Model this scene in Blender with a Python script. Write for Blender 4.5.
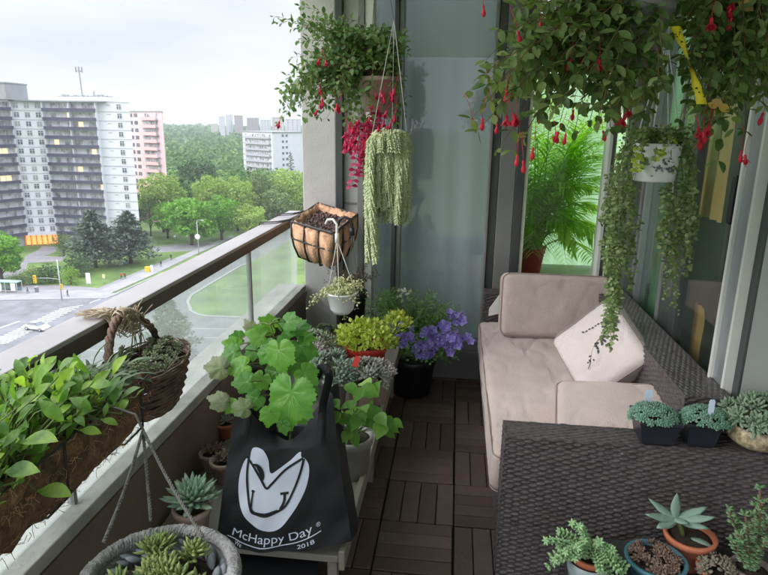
import bpy, bmesh, math, random
from mathutils import Vector, Matrix, noise
S = bpy.context.scene
for o in list(bpy.data.objects):
    bpy.data.objects.remove(o)
random.seed(7)
rnd = random.random
V = Vector
def ru(a, b): return a + (b - a) * random.random()

# ------------------------------------------------------------------ camera
F, CX, CY = 611.0, 384.0, 287.5          # focal length in pixels of the 768 x 575 photograph
ay = V((75, 160.5, -F)).normalized()
az = V((34, 2312.5, F)); az = (az - ay * az.dot(ay)).normalized()
ax = ay.cross(az)
R3 = Matrix((ax, ay, az))
EYE = V((0, 0, 1.6))
cam = bpy.data.cameras.new('camera'); camo = bpy.data.objects.new('camera', cam)
S.collection.objects.link(camo); S.camera = camo
cam.sensor_width = 36; cam.lens = F / 768 * 36; cam.clip_start = 0.02; cam.clip_end = 12000
camo.matrix_world = Matrix.Translation(EYE) @ R3.to_4x4()
def ray(px, py): return R3 @ V((px - CX, CY - py, -F))
def onz(px, py, z): d = ray(px, py); return EYE + d * ((z - EYE.z) / d.z)
def ony(px, py, y): d = ray(px, py); return EYE + d * ((y - EYE.y) / d.y)
def onx(px, py, x): d = ray(px, py); return EYE + d * ((x - EYE.x) / d.x)
def at(px, py, D): return EYE + ray(px, py) * (D / F)
def dep(p): return (p - EYE).dot(R3 @ V((0, 0, -1)))

# ------------------------------------------------------------------ sky, sun, exposure
SUN_EL, SUN_AZ = math.radians(31), math.radians(-118)     # azimuth measured from +Y towards +X
W = bpy.data.worlds.new('World'); S.world = W; W.use_nodes = True
nt = W.node_tree; nt.nodes.clear()
def N(t, **k):
    n = nt.nodes.new(t)
    for a, b in k.items(): setattr(n, a, b)
    return n
out = N('ShaderNodeOutputWorld'); bg = N('ShaderNodeBackground'); sky = N('ShaderNodeTexSky', sky_type='NISHITA')
sky.sun_disc = False; sky.sun_elevation = SUN_EL; sky.sun_rotation = SUN_AZ
bg.inputs['Strength'].default_value = 0.10
tc = N('ShaderNodeTexCoord'); sep = N('ShaderNodeSeparateXYZ'); nt.links.new(tc.outputs['Generated'], sep.inputs[0])
mp = N('ShaderNodeMapping'); mp.inputs['Scale'].default_value = (1, 1, 4.5); nt.links.new(tc.outputs['Generated'], mp.inputs[0])
no = N('ShaderNodeTexNoise'); no.inputs['Scale'].default_value = 2.6; no.inputs['Detail'].default_value = 5; no.inputs['Roughness'].default_value = .5
nt.links.new(mp.outputs[0], no.inputs[0])
cr = N('ShaderNodeValToRGB'); cr.color_ramp.elements[0].position = .36; cr.color_ramp.elements[1].position = .62
cr.color_ramp.elements[0].color = (.74, .79, .90, 1); cr.color_ramp.elements[1].color = (.96, .98, 1, 1)
nt.links.new(no.outputs[0], cr.inputs[0])
mr = N('ShaderNodeMapRange'); mr.inputs[1].default_value = .17; mr.inputs[2].default_value = .75; mr.inputs[3].default_value = 6.6; mr.inputs[4].default_value = 24
nt.links.new(sep.outputs[2], mr.inputs[0])
mul = N('ShaderNodeVectorMath', operation='SCALE'); nt.links.new(cr.outputs[0], mul.inputs[0]); nt.links.new(mr.outputs[0], mul.inputs['Scale'])
mix = N('ShaderNodeMix', data_type='RGBA'); mix.inputs[0].default_value = .9
nt.links.new(sky.outputs[0], mix.inputs[6]); nt.links.new(mul.outputs[0], mix.inputs[7])
nt.links.new(mix.outputs[2], bg.inputs[0]); nt.links.new(bg.outputs[0], out.inputs[0])
sl = bpy.data.lights.new('sun', 'SUN'); sl.energy = 1.5; sl.angle = math.radians(40); sl.color = (1, .95, .90)
so = bpy.data.objects.new('sun', sl); S.collection.objects.link(so)
sd = V((math.sin(SUN_AZ) * math.cos(SUN_EL), math.cos(SUN_AZ) * math.cos(SUN_EL), math.sin(SUN_EL)))
so.rotation_euler = (-sd).to_track_quat('-Z', 'Y').to_euler()
S.view_settings.view_transform = 'Standard'; S.view_settings.look = 'None'; S.view_settings.gamma = 1
S.view_settings.use_curve_mapping = False
S.view_settings.exposure = 0.72
S.render.engine = 'CYCLES'
S.cycles.max_bounces = 8; S.cycles.diffuse_bounces = 4; S.cycles.transparent_max_bounces = 24; S.cycles.volume_bounces = 0
S.cycles.sample_clamp_indirect = 6

# ------------------------------------------------------------------ materials
MATS = {}
def _mat(name):
    m = bpy.data.materials.new(name); m.use_nodes = True
    return m, m.node_tree, m.node_tree.nodes['Principled BSDF']
def mat(name, col, rough=.6, var=.15, scale=8, bump=0, bscale=60, metal=0, spec=.5, tint=None, stretch=None, sheen=0):
    """principled with noise-driven colour variation and optional bump"""
    if name in MATS: return MATS[name]
    m, t, p = _mat(name); L = t.links
    c = t.nodes.new('ShaderNodeTexCoord'); src = c.outputs['Object']
    if stretch:
        q = t.nodes.new('ShaderNodeMapping'); q.inputs['Scale'].default_value = stretch; L.new(src, q.inputs[0]); src = q.outputs[0]
    n = t.nodes.new('ShaderNodeTexNoise'); n.inputs['Scale'].default_value = scale; n.inputs['Detail'].default_value = 6; n.inputs['Roughness'].default_value = .6
    L.new(src, n.inputs[0])
    r = t.nodes.new('ShaderNodeValToRGB'); e = r.color_ramp.elements; e[0].position = .32; e[1].position = .68
    t2 = tint or col
    e[0].color = tuple(x * (1 - var) for x in col) + (1,); e[1].color = tuple(min(1, x * (1 + var)) for x in t2) + (1,)
    L.new(n.outputs[0], r.inputs[0]); L.new(r.outputs[0], p.inputs['Base Color'])
    p.inputs['Roughness'].default_value = rough; p.inputs['Metallic'].default_value = metal; p.inputs['Specular IOR Level'].default_value = spec
    if sheen: p.inputs['Sheen Weight'].default_value = sheen
    if bump:
        n2 = t.nodes.new('ShaderNodeTexNoise'); n2.inputs['Scale'].default_value = bscale; n2.inputs['Detail'].default_value = 4; L.new(src, n2.inputs[0])
        b = t.nodes.new('ShaderNodeBump'); b.inputs['Strength'].default_value = bump; b.inputs['Distance'].default_value = .01
        L.new(n2.outputs[0], b.inputs['Height']); L.new(b.outputs[0], p.inputs['Normal'])
    MATS[name] = m; return m
def leafm(name, cols, rough=.45, trans=.3, big=0, spec=.4):
    """foliage: colour picked per leaf, with some light passing through"""
    if name in MATS: return MATS[name]
    m, t, p = _mat(name); L = t.links
    g = t.nodes.new('ShaderNodeNewGeometry'); src = g.outputs['Random Per Island']
    if big:
        c = t.nodes.new('ShaderNodeTexCoord'); n = t.nodes.new('ShaderNodeTexNoise'); n.inputs['Scale'].default_value = big; n.inputs['Detail'].default_value = 3
        L.new(c.outputs['Object'], n.inputs[0])
        a = t.nodes.new('ShaderNodeMath'); a.operation = 'MULTIPLY_ADD'; a.inputs[1].default_value = 1.8; a.inputs[2].default_value = -.65; L.new(n.outputs[0], a.inputs[0])
        b = t.nodes.new('ShaderNodeMath'); b.operation = 'MULTIPLY_ADD'; b.inputs[1].default_value = .5; L.new(src, b.inputs[0]); L.new(a.outputs[0], b.inputs[2]); src = b.outputs[0]
    r = t.nodes.new('ShaderNodeValToRGB'); e = r.color_ramp.elements
    while len(e) < len(cols): e.new(.5)
    for i, c_ in enumerate(cols):
        e[i].position = i / (len(cols) - 1); e[i].color = tuple(c_) + (1,)
    L.new(src, r.inputs[0]); L.new(r.outputs[0], p.inputs['Base Color'])
    p.inputs['Roughness'].default_value = rough; p.inputs['Specular IOR Level'].default_value = spec
    if not big:
        c = t.nodes.new('ShaderNodeTexCoord'); n = t.nodes.new('ShaderNodeTexNoise'); n.inputs['Scale'].default_value = 70; n.inputs['Detail'].default_value = 3; L.new(c.outputs['Object'], n.inputs[0])
        bp = t.nodes.new('ShaderNodeBump'); bp.inputs['Strength'].default_value = .45; bp.inputs['Distance'].default_value = .006; L.new(n.outputs[0], bp.inputs['Height']); L.new(bp.outputs[0], p.inputs['Normal'])
        n3 = t.nodes.new('ShaderNodeTexNoise'); n3.inputs['Scale'].default_value = 22; n3.inputs['Detail'].default_value = 4; L.new(c.outputs['Object'], n3.inputs[0])
        a3 = t.nodes.new('ShaderNodeMath'); a3.operation = 'MULTIPLY_ADD'; a3.inputs[1].default_value = .7; L.new(n3.outputs[0], a3.inputs[0]); a4 = t.nodes.new('ShaderNodeMath'); a4.operation = 'MULTIPLY_ADD'; a4.inputs[1].default_value = .8; a4.inputs[2].default_value = -.25; L.new(g.outputs['Random Per Island'], a4.inputs[0]); L.new(a4.outputs[0], a3.inputs[2]); L.new(a3.outputs[0], r.inputs[0])
    if trans:
        tr = t.nodes.new('ShaderNodeBsdfTranslucent'); hs = t.nodes.new('ShaderNodeMixRGB'); hs.blend_type = 'MULTIPLY'; hs.inputs[0].default_value = 1
        hs.inputs[2].default_value = (1.6, 1.7, .7, 1); L.new(r.outputs[0], hs.inputs[1]); L.new(hs.outputs[0], tr.inputs[0])
        mx = t.nodes.new('ShaderNodeMixShader'); mx.inputs[0].default_value = trans
        L.new(p.outputs[0], mx.inputs[1]); L.new(tr.outputs[0], mx.inputs[2]); L.new(mx.outputs[0], t.nodes['Material Output'].inputs[0])
    MATS[name] = m; return m
def glassm(name, tint=(.9, .95, .93), refl=1.0, milk=0, rough=0.0):
    """thin pane: see-through with a mirror coat, optionally whitened by an uneven diffuse mix"""
    if name in MATS: return MATS[name]
    m, t, p = _mat(name); L = t.links; t.nodes.remove(p)
    tr = t.nodes.new('ShaderNodeBsdfTransparent'); tr.inputs[0].default_value = tuple(tint) + (1,)
    gl = t.nodes.new('ShaderNodeBsdfGlossy'); gl.inputs['Roughness'].default_value = rough; gl.inputs[0].default_value = (refl, refl, refl, 1)
    ge = t.nodes.new('ShaderNodeNewGeometry'); dp = t.nodes.new('ShaderNodeVectorMath'); dp.operation = 'DOT_PRODUCT'; L.new(ge.outputs['Normal'], dp.inputs[0]); L.new(ge.outputs['Incoming'], dp.inputs[1])
    def mth(op, a, b=None):
        q = t.nodes.new('ShaderNodeMath'); q.operation = op
        for i, x in enumerate((a, b)):
            if x is None: continue
            if isinstance(x, (int, float)): q.inputs[i].default_value = x
            else: L.new(x, q.inputs[i])
        return q.outputs[0]
    fo = mth('ADD', mth('MULTIPLY', mth('POWER', mth('SUBTRACT', 1.0, mth('ABSOLUTE', dp.outputs['Value'])), 5.0), .95), .04)
    mx = t.nodes.new('ShaderNodeMixShader'); L.new(fo, mx.inputs[0]); L.new(tr.outputs[0], mx.inputs[1]); L.new(gl.outputs[0], mx.inputs[2])
    last = mx
    if milk:
        df = t.nodes.new('ShaderNodeBsdfDiffuse'); df.inputs[0].default_value = (.75, .78, .78, 1)
        tl = t.nodes.new('ShaderNodeBsdfTranslucent'); tl.inputs[0].default_value = (.75, .78, .78, 1)
        m1 = t.nodes.new('ShaderNodeMixShader'); m1.inputs[0].default_value = .6; L.new(df.outputs[0], m1.inputs[1]); L.new(tl.outputs[0], m1.inputs[2])
        c = t.nodes.new('ShaderNodeTexCoord'); n = t.nodes.new('ShaderNodeTexNoise'); n.inputs['Scale'].default_value = 3; n.inputs['Detail'].default_value = 8; L.new(c.outputs['Object'], n.inputs[0])
        ma = t.nodes.new('ShaderNodeMath'); ma.operation = 'MULTIPLY'; ma.inputs[1].default_value = milk * 2; L.new(n.outputs[0], ma.inputs[0])
        m2 = t.nodes.new('ShaderNodeMixShader'); L.new(ma.outputs[0], m2.inputs[0]); L.new(mx.outputs[0], m2.inputs[1]); L.new(m1.outputs[0], m2.inputs[2]); last = m2
    L.new(last.outputs[0], t.nodes['Material Output'].inputs[0])
    MATS[name] = m; return m

# ------------------------------------------------------------------ mesh helpers
class MB:
    def __init__(s): s.v = []; s.f = []; s.m = []
    def face(s, idx, mi=0): s.f.append(idx); s.m.append(mi)
    def quad(s, a, b, c, d, mi=0):
        n = len(s.v); s.v += [a, b, c, d]; s.face((n, n + 1, n + 2, n + 3), mi)
    def poly(s, pts, mi=0):
        n = len(s.v); s.v += list(pts); s.face(tuple(range(n, n + len(pts))), mi)
    def box(s, lo, hi, mi=0, M=None):
        n = len(s.v)
        for z in (lo[2], hi[2]):
            for x, y in ((lo[0], lo[1]), (hi[0], lo[1]), (hi[0], hi[1]), (lo[0], hi[1])):
                p = V((x, y, z)); s.v.append(M @ p if M else p)
        for q in ((3, 2, 1, 0), (4, 5, 6, 7), (0, 1, 5, 4), (1, 2, 6, 5), (2, 3, 7, 6), (3, 0, 4, 7)):
            s.face(tuple(n + i for i in q), mi)
    def prism(s, pts, z0, z1, mi=0):
        n = len(s.v); k = len(pts)
        s.v += [V((p[0], p[1], z0)) for p in pts] + [V((p[0], p[1], z1)) for p in pts]
        s.face(tuple(range(n + k - 1, n - 1, -1)), mi); s.face(tuple(range(n + k, n + 2 * k)), mi)
        for i in range(k): j = (i + 1) % k; s.face((n + i, n + j, n + k + j, n + k + i), mi)
    def tube(s, pts, r, k=6, mi=0, cap=True):
        pts = [V(p) for p in pts]; n0 = len(s.v); u = None
        for i, p in enumerate(pts):
            d = (pts[min(i + 1, len(pts) - 1)] - pts[max(i - 1, 0)])
            d = d.normalized() if d.length > 1e-9 else V((0, 0, 1))
            if u is None: u = d.orthogonal().normalized()
            else:
                u = u - d * u.dot(d); u = u.normalized() if u.length > 1e-6 else d.orthogonal().normalized()
            w = d.cross(u); rr = r[i] if isinstance(r, (list, tuple)) else r
            for j in range(k):
                a = 2 * math.pi * j / k; s.v.append(p + (u * math.cos(a) + w * math.sin(a)) * rr)
        for i in range(len(pts) - 1):
            for j in range(k):
                a = n0 + i * k + j; b = n0 + i * k + (j + 1) % k; s.face((a, b, b + k, a + k), mi)
        if cap:
            s.face(tuple(n0 + j for j in range(k))[::-1], mi); e = n0 + (len(pts) - 1) * k; s.face(tuple(e + j for j in range(k)), mi)
    def lathe(s, prof, c, k=28, mi=0, M=None, wob=0):
        n0 = len(s.v)
        for r, z in prof:
            for j in range(k):
                a = 2 * math.pi * j / k; q = r * (1 + (wob * noise.noise(V((math.cos(a) * 2, math.sin(a) * 2, z * 20))) if wob else 0))
                p = V((q * math.cos(a), q * math.sin(a), z)); s.v.append((M @ p if M else p) + V(c))
        for i in range(len(prof) - 1):
            for j in range(k):
                a = n0 + i * k + j; b = n0 + i * k + (j + 1) % k; s.face((a, b, b + k, a + k), mi)
        if prof[0][0] > 1e-4: s.face(tuple(n0 + j for j in range(k))[::-1], mi)
        if prof[-1][0] > 1e-4: e = n0 + (len(prof) - 1) * k; s.face(tuple(e + j for j in range(k)), mi)
    def sphere(s, c, r, k=10, mi=0, sc=(1, 1, 1), M=None):
        h = max(4, k // 2)
        pr = [(max(1e-5, r * math.sin(math.pi * i / h)), -r * math.cos(math.pi * i / h)) for i in range(h + 1)]
        Q = Matrix.Diagonal(sc)
        s.lathe(pr, c, k, mi, (M @ Q) if M else Q)
    # flat leaf along d with upper side n
    def leaf(s, p, d, n, L, Wd, prof=(.0, .75, 1, .7, 0), curl=.4, fold=.25, mi=0):
        d = d.normalized(); sd_ = d.cross(n)
        if sd_.length < 1e-4: sd_ = d.orthogonal()
        sd_.normalize(); n = sd_.cross(d); k = len(prof) - 1; st = L / k; ang = curl / k; p = V(p); n0 = len(s.v); prev = None
        for i, w in enumerate(prof):
            if w <= .001: s.v.append(p.copy()); cur = (len(s.v) - 1,)
            else:
                h = w * Wd * .5; up = n * (h * fold); s.v += [p - sd_ * h + up, p.copy(), p + sd_ * h + up]; q = len(s.v); cur = (q - 3, q - 2, q - 1)
            if prev:
                if len(prev) == 1 and len(cur) == 3: s.face((prev[0], cur[1], cur[0]), mi); s.face((prev[0], cur[2], cur[1]), mi)
                elif len(prev) == 3 and len(cur) == 3: s.face((prev[0], prev[1], cur[1], cur[0]), mi); s.face((prev[1], prev[2], cur[2], cur[1]), mi)
                elif len(prev) == 3: s.face((prev[0], prev[1], cur[0]), mi); s.face((prev[1], prev[2], cur[0]), mi)
            prev = cur; p = p + d * st
            d2 = d * math.cos(ang) - n * math.sin(ang); n = n * math.cos(ang) + d * math.sin(ang); d = d2
        return p
    # thick succulent leaf
    def fat(s, p, d, n, L, Wd, T, prof=(.35, .8, 1, .75, 0), curl=-.3, k=6, mi=0):
        d = d.normalized(); sd_ = d.cross(n)
        if sd_.length < 1e-4: sd_ = d.orthogonal()
        sd_.normalize(); n = sd_.cross(d); m = len(prof) - 1; st = L / m; ang = curl / m; p = V(p); n0 = len(s.v); prev = None
        for w in prof:
            if w <= .001: s.v.append(p.copy()); cur = [len(s.v) - 1]
            else:
                cur = []
                for j in range(k):
                    a = 2 * math.pi * j / k; s.v.append(p + sd_ * (math.cos(a) * w * Wd * .5) + n * (math.sin(a) * w * T * .5)); cur.append(len(s.v) - 1)
            if prev:
                for j in range(k):
                    if len(cur) == 1: s.face((prev[j], prev[(j + 1) % k], cur[0]), mi)
                    else: s.face((prev[j], prev[(j + 1) % k], cur[(j + 1) % k], cur[j]), mi)
            prev = cur; p = p + d * st
            d2 = d * math.cos(ang) - n * math.sin(ang); n = n * math.cos(ang) + d * math.sin(ang); d = d2
OV = (.12, .8, 1, .72, 0)
def mesh(mb, name, mats, base=V((0, 0, 0)), smooth=True):
    me = bpy.data.meshes.new(name); me.from_pydata([tuple(v - base) for v in mb.v], [], mb.f)
    if not isinstance(mats, (list, tuple)): mats = [mats]
    for m in mats: me.materials.append(m)
    if len(mats) > 1: me.polygons.foreach_set('material_index', mb.m)
    if smooth: me.polygons.foreach_set('use_smooth', [True] * len(me.polygons))
    me.update(); return me
def root_loc(o):
    while o.parent: o = o.parent
    return o.location.copy()
def thing(name, label, cat, loc=(0, 0, 0), group=None):
    o = bpy.data.objects.new(name, None); S.collection.objects.link(o); o.location = loc; o.empty_display_size = .1
    o['label'] = label; o['category'] = cat
    if group: o['group'] = group
    return o
def part(name, mb, mats, parent, smooth=True, label=None):
    """vertices in world coordinates; the parent thing is never rotated"""
    o = bpy.data.objects.new(name, mesh(mb, name, mats, root_loc(parent), smooth)); S.collection.objects.link(o); o.parent = parent
    if label: o['label'] = label
    return o
def single(name, mb, mats, label, cat, loc=(0, 0, 0), group=None, smooth=True):
    loc = V(loc); o = bpy.data.objects.new(name, mesh(mb, name, mats, loc, smooth)); S.collection.objects.link(o); o.location = loc
    o['label'] = label; o['category'] = cat
    if group: o['group'] = group
    return o
def struct(name, mb, mats, smooth=False, kind='structure'):
    o = bpy.data.objects.new(name, mesh(mb, name, mats, V((0, 0, 0)), smooth)); S.collection.objects.link(o); o['kind'] = kind; return o
def inst(name, me, parent, loc, rot=None, sc=1):
    """child sharing mesh data; loc in world coordinates"""
    o = bpy.data.objects.new(name, me); S.collection.objects.link(o); o.parent = parent; o.location = V(loc) - root_loc(parent)
    if rot is not None: o.rotation_euler = rot
    o.scale = (sc, sc, sc) if not isinstance(sc, (tuple, list)) else sc
    return o
def bevel(o, w=.004, seg=2):
    b = o.modifiers.new('bevel', 'BEVEL'); b.width = w; b.segments = seg; b.limit_method = 'ANGLE'; return o
def rvec(): 
    while 1:
        v = V((ru(-1, 1), ru(-1, 1), ru(-1, 1)))
        if .01 < v.length < 1: return v.normalized()
# ================================================================== OUTSIDE
G = -34.4
def g(px, py, z=0): return onz(px, py, G + z)
m_grass = mat('grass', (.085, .16, .035), .9, .35, .12, .4, 3, tint=(.12, .19, .045))
m_asph = mat('asphalt', (.18, .18, .20), .85, .25, .3)
m_pave = mat('pavement_concrete', (.30, .295, .31), .85, .14, .4)
m_kerb = mat('kerb_concrete', (.34, .34, .34), .8, .08, .5)
m_path = mat('path_asphalt', (.24, .23, .25), .85, .12, .4)
m_paint = mat('road_paint', (.48, .48, .48), .6, .12, 2)

mb = MB(); n = 60
def hgt(x, y):
    r = math.hypot(x, y)
    b = 0 if r < 260 else min(1, (r - 260) / 1500)
    return G - 6 * min(1, max(0, (r - 250) / 120)) + b * 22
rad = [0.1, 40, 90, 140, 190, 250, 300, 370, 500, 750, 1100, 1600, 2400, 4000, 7000]
for r in rad:
    for j in range(n):
        a = 2 * math.pi * j / n; x, y = r * math.cos(a), r * math.sin(a); mb.v.append(V((x, y, hgt(x, y))))
for i in range(len(rad) - 1):
    for j in range(n):
        a = i * n + j; b = i * n + (j + 1) % n; mb.face((a, a + n, b + n, b))
struct('ground', mb, m_grass)
def flat(name, px, z, m):
    mb = MB(); mb.poly([g(x, y, z) for x, y in px]); me = mesh(mb, name, m)
    o = bpy.data.objects.new(name, me); S.collection.objects.link(o); o['kind'] = 'structure'
    if me.polygons[0].normal.z < 0: me.flip_normals()
    return o
flat('road', [(-200, 305), (-60, 301.5), (105, 298.2), (157, 276), (200, 258), (248, 236), (300, 214), (330, 214), (312, 228), (250, 262.5), (240, 266), (192, 295), (188, 302), (192, 312), (205, 317), (250, 319), (360, 320), (700, 330), (500, 575), (-400, 575)], .010, m_asph)
flat('side_road', [(150, 248), (175, 245.5), (212, 243), (206, 247.5), (196, 250.5), (157, 252.5)], .010, m_path)
flat('driveway', [(-60, 284), (0, 274), (16, 270), (24, 260), (25, 256), (38, 250), (42, 246), (58, 247), (55, 252), (44, 256), (64, 256.8), (62, 261), (45, 262), (28, 263), (26, 269), (18, 275.6), (0, 279), (-60, 292)], .012, m_path)
flat('footpath', [(-60, 284.5), (20, 285), (60, 285.2), (86, 287), (98, 288), (150, 266.5), (170, 257.8), (172, 259), (154, 267.6), (103, 290.8), (-60, 288.6)], .014, m_path)
def slab(name, px, z0, z1, m):
    mb = MB(); p = [g(x, y, z1) for x, y in px]; a = sum(p[i].x * p[(i + 1) % len(p)].y - p[(i + 1) % len(p)].x * p[i].y for i in range(len(p)))
    if a < 0: p.reverse()
    mb.prism(p, G + z0, G + z1); return struct(name, mb, m)
slab('sidewalk', [(-60, 288.6), (98, 290.6), (154, 267), (198, 248.5), (232, 235), (234, 237.2), (200, 252), (157, 272.8), (110, 293.4), (120, 292.6), (106, 298), (-60, 301.2)], 0, .13, m_pave)
def kerb(name, pts, w=.35, h=.15):
    mb = MB(); P = [g(x, y, 0) for x, y in pts]
    for i in range(len(P) - 1):
        d = (P[i + 1] - P[i]).normalized(); s = V((-d.y, d.x, 0)) * w * .5; e = d * (w * .3)
        q = [P[i] - s - e, P[i + 1] - s + e, P[i + 1] + s + e, P[i] + s - e]
        mb.prism(q, G - .02 - .004 * i, G + h - .0042 * (i % 2))
    return struct(name, mb, m_kerb)
kerb('kerb', [(118, 293), (157, 276), (200, 257.6), (248, 235.6)])
kerb('kerb', [(248, 263.4), (240, 266.6), (212, 283), (191.5, 295.5), (187.6, 302), (191, 311.5), (197, 314.5), (206, 316.6), (262, 318.6), (360, 319.6)], .6, .2)
kerb('kerb', [(43, 257.2), (64, 257.6), (67, 255.4)])
kerb('kerb', [(150, 247.4), (175, 245), (212, 242.4)])
mb = MB()
def bar(a, b, w, z=.018):
    A, B = g(*a, z), g(*b, z); d = (B - A).normalized(); s = V((-d.y, d.x, 0)) * w / 2; mb.quad(A - s, B - s, B + s, A + s)
K = 20
for i in range(K):
    t = i / (K - 1)
    cx_, cy_ = -6 + 77 * t, 345 - 37.5 * t; bar((cx_ - 15 + 3 * t, cy_ + 1.6), (cx_ + 15 - 3 * t, cy_ - 2.4), .42)
for i in range(5): bar((96 + i * 5.5, 300.5 - i * 2.0), (90 + i * 5.5, 303 - i * 2.0), .4)
bar((-20, 340 - 5), (20, 321), .5); bar((-80, 327), (-5, 317), .18); bar((130, 300), (145, 292.5), .2); bar((156, 287), (172, 279), .2)
bar((182, 274.5), (205, 263.5), .2); bar((190, 328.5), (255, 329.5), .25); bar((205, 337.5), (275, 339.5), .25); bar((120, 322), (165, 330), .25); bar((60, 348), (120, 352), .25)
o = struct('road_markings', mb, m_paint)

# ---- trees
bark = mat('bark', (.10, .08, .06), .9, .3, 3, .6, 10)
TL = dict(
    bright=leafm('leaves_bright', [(.06, .17, .015), (.13, .30, .03), (.22, .42, .06)], .6, .25, .25),
    willow=leafm('leaves_willow', [(.15, .24, .05), (.27, .38, .09), (.38, .48, .15)], .6, .25, .25),
    olive=leafm('leaves_olive', [(.07, .11, .04), (.13, .20, .065), (.20, .27, .11)], .6, .2, .25),
    dark=leafm('leaves_dark', [(.02, .055, .018), (.045, .10, .03), (.08, .16, .05)], .6, .15, .3),
    pine=leafm('needles_grey', [(.06, .09, .07), (.10, .14, .11), (.16, .20, .16)], .7, .1, .4),
    wood=leafm('leaves_wood', [(.045, .11, .02), (.08, .18, .035), (.16, .27, .06)], .7, .15, .07),
    lime=leafm('leaves_lime', [(.12, .24, .025), (.18, .33, .04), (.22, .38, .06)], .6, .2, .6))
def cards(mb, c, rx, rz, nn, s, flat=.5):
    """leaf clumps through the outer part of a lobe"""
    for _ in range(nn):
        v = rvec(); q = ru(.55, 1.03) ** .6
        p = c + V((v.x * rx * q, v.y * rx * q, v.z * rz * q)); nrm = (v + rvec() * .9).normalized()
        u = nrm.orthogonal().normalized(); u.rotate(Matrix.Rotation(ru(0, 6.3), 3, nrm)); w = nrm.cross(u); k = s * ru(.6, 1.3)
        n0 = len(mb.v); mb.v += [p + u * k, p + w * k * .6 + nrm * k * .15, p - u * k * .8, p - w * k * .55 - nrm * k * .1]; mb.face((n0, n0 + 1, n0 + 2, n0 + 3))
def tree(base, h, w, kind, label, group=None, nn=3600, s=None, name='tree', trunk=.22):
    base = V(base); t = thing(name, label, 'tree' if name != 'shrub' else 'shrub', base, group)
    s = s or w * .028; tk = MB(); cm = MB(); top = base + V((ru(-.3, .3), ru(-.3, .3), h * .72))
    tk.tube([base - V((0, 0, .3)), base.lerp(top, .35) + V((.1, 0, 0)), base.lerp(top, .7), top], [w * .03 + .05, w * .022 + .04, w * .012 + .03, .02], 7)
    lobes = []; nl = 15
    for i in range(nl):
        a = i * 2.4; zz = trunk + .08 + (1 - trunk - .2) * ((i + .5) / nl); wr = math.sin(min(1, max(.05, (1.06 - zz) / (1 - trunk))) ** .75 * math.pi * .62 + .25)
        r = w * .5 * (.55 * wr) * ru(.75, 1.15); c = base + V((math.cos(a) * r, math.sin(a) * r, h * zz))
        lobes.append((c, w * ru(.15, .24), h * ru(.09, .14)))
        tk.tube([base + V((0, 0, h * max(.12, zz - .28))), base.lerp(c, .6) + V((0, 0, h * zz * .3)), c], [w * .012 + .02, w * .008 + .015, .015], 5)
    lobes.append((base + V((0, 0, h * .58)), w * .26, h * .3))
    for c, rx, rz in lobes: cards(cm, c, rx, rz, nn // len(lobes), s)
    if name == 'shrub': part('foliage', cm, TL[kind], t, False); part('stem', tk, bark, t)
    else: part('crown', cm, TL[kind], t, False); part('trunk', tk, bark, t)
    return t
def conifer(base, h, w, label, nn=90, kind='pine', group=None):
    base = V(base); t = thing('conifer_tree', label, 'tree', base, group); tk = MB(); cm = MB()
    tk.tube([base - V((0, 0, .3)), base + V((0, 0, h * .5)), base + V((0, 0, h))], [w * .035, w * .02, .03], 7)
    for i in range(nn):
        tt = (i / nn) ** .85; z = h * (.1 + .88 * tt); r = w * .5 * (1 - tt) ** .72 * ru(.65, 1.12) + .25; a = i * 2.39996 + ru(-.3, .3)
        d = V((math.cos(a), math.sin(a), 0)); A = base + V((0, 0, z)); B = A + d * r + V((0, 0, r * ru(-.05, .25)))
        tk.tube([A, B], [.06, .015], 4)
        for k in range(int(14 + 60 * r / w)):
            q = ru(.2, 1.05); p = A.lerp(B, q) + rvec() * (.10 * r + .12); nr = (V((0, 0, 1)) + rvec() * .8).normalized(); u = (d + rvec() * .7).normalized(); x = nr.cross(u).normalized(); L = w * ru(.03, .055)
            n0 = len(cm.v); cm.v += [p - u * L * .7, p - x * L * .4, p + u * L, p + x * L * .4 - V((0, 0, L * .15))]; cm.face((n0, n0 + 1, n0 + 2, n0 + 3))
    part('crown', cm, TL[kind], t, False); part('trunk', tk, bark, t); return t
def hpx(b, D_py): return abs(D_py) * ((b - EYE).dot(R3 @ V((0, 0, -1)))) / F * 1.03
def tpx(px, pyb, pyt, wpx, kind, label, name='tree', group=None, **k):
    b = g(px, pyb); return tree(b, hpx(b, pyb - pyt), hpx(b, wpx), kind, label, group, name=name, **k)
tpx(2, 281, 233, 52, 'bright', 'bright green rounded tree at the left edge beside the driveway', nn=5200)
b = g(96, 268); conifer(b, hpx(b, 58), hpx(b, 58), 'grey green conifer, taller and nearer the tower lobby of the two on the lawn', 110)
b = g(131, 263); conifer(b, hpx(b, 51), hpx(b, 56), 'grey green conifer on the lawn, right of its taller neighbour', 110)
b = g(173, 368); conifer(b, hpx(b, 70), hpx(b, 62), 'grey green conifer below the balcony, seen through the glass railing', 120)
tpx(64, 256, 233, 24, 'olive', 'olive shrubby tree right of the orange lit lobby', nn=1400)
tpx(78, 277, 254, 30, 'dark', 'dark green bush in front of the taller grey conifer', 'shrub', nn=1500, trunk=.02)
tpx(71, 284, 267, 22, 'lime', 'lime green rounded shrub behind the traffic signal pole', 'shrub', nn=1300, trunk=.0)
tpx(50, 283, 264, 30, 'dark', 'broad dark green bush left of the lime green shrub', 'shrub', nn=1400, trunk=.0)
tpx(34, 284, 266, 24, 'olive', 'mid green bush behind the yellow traffic signal head', 'shrub', nn=1200, trunk=.0)
tpx(18, 286, 272, 22, 'olive', 'low green bush behind the bus shelter', 'shrub', nn=1000, trunk=.0)
tpx(192, 245, 199, 60, 'bright', 'vivid green broad maple behind the side road', nn=5600)
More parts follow.
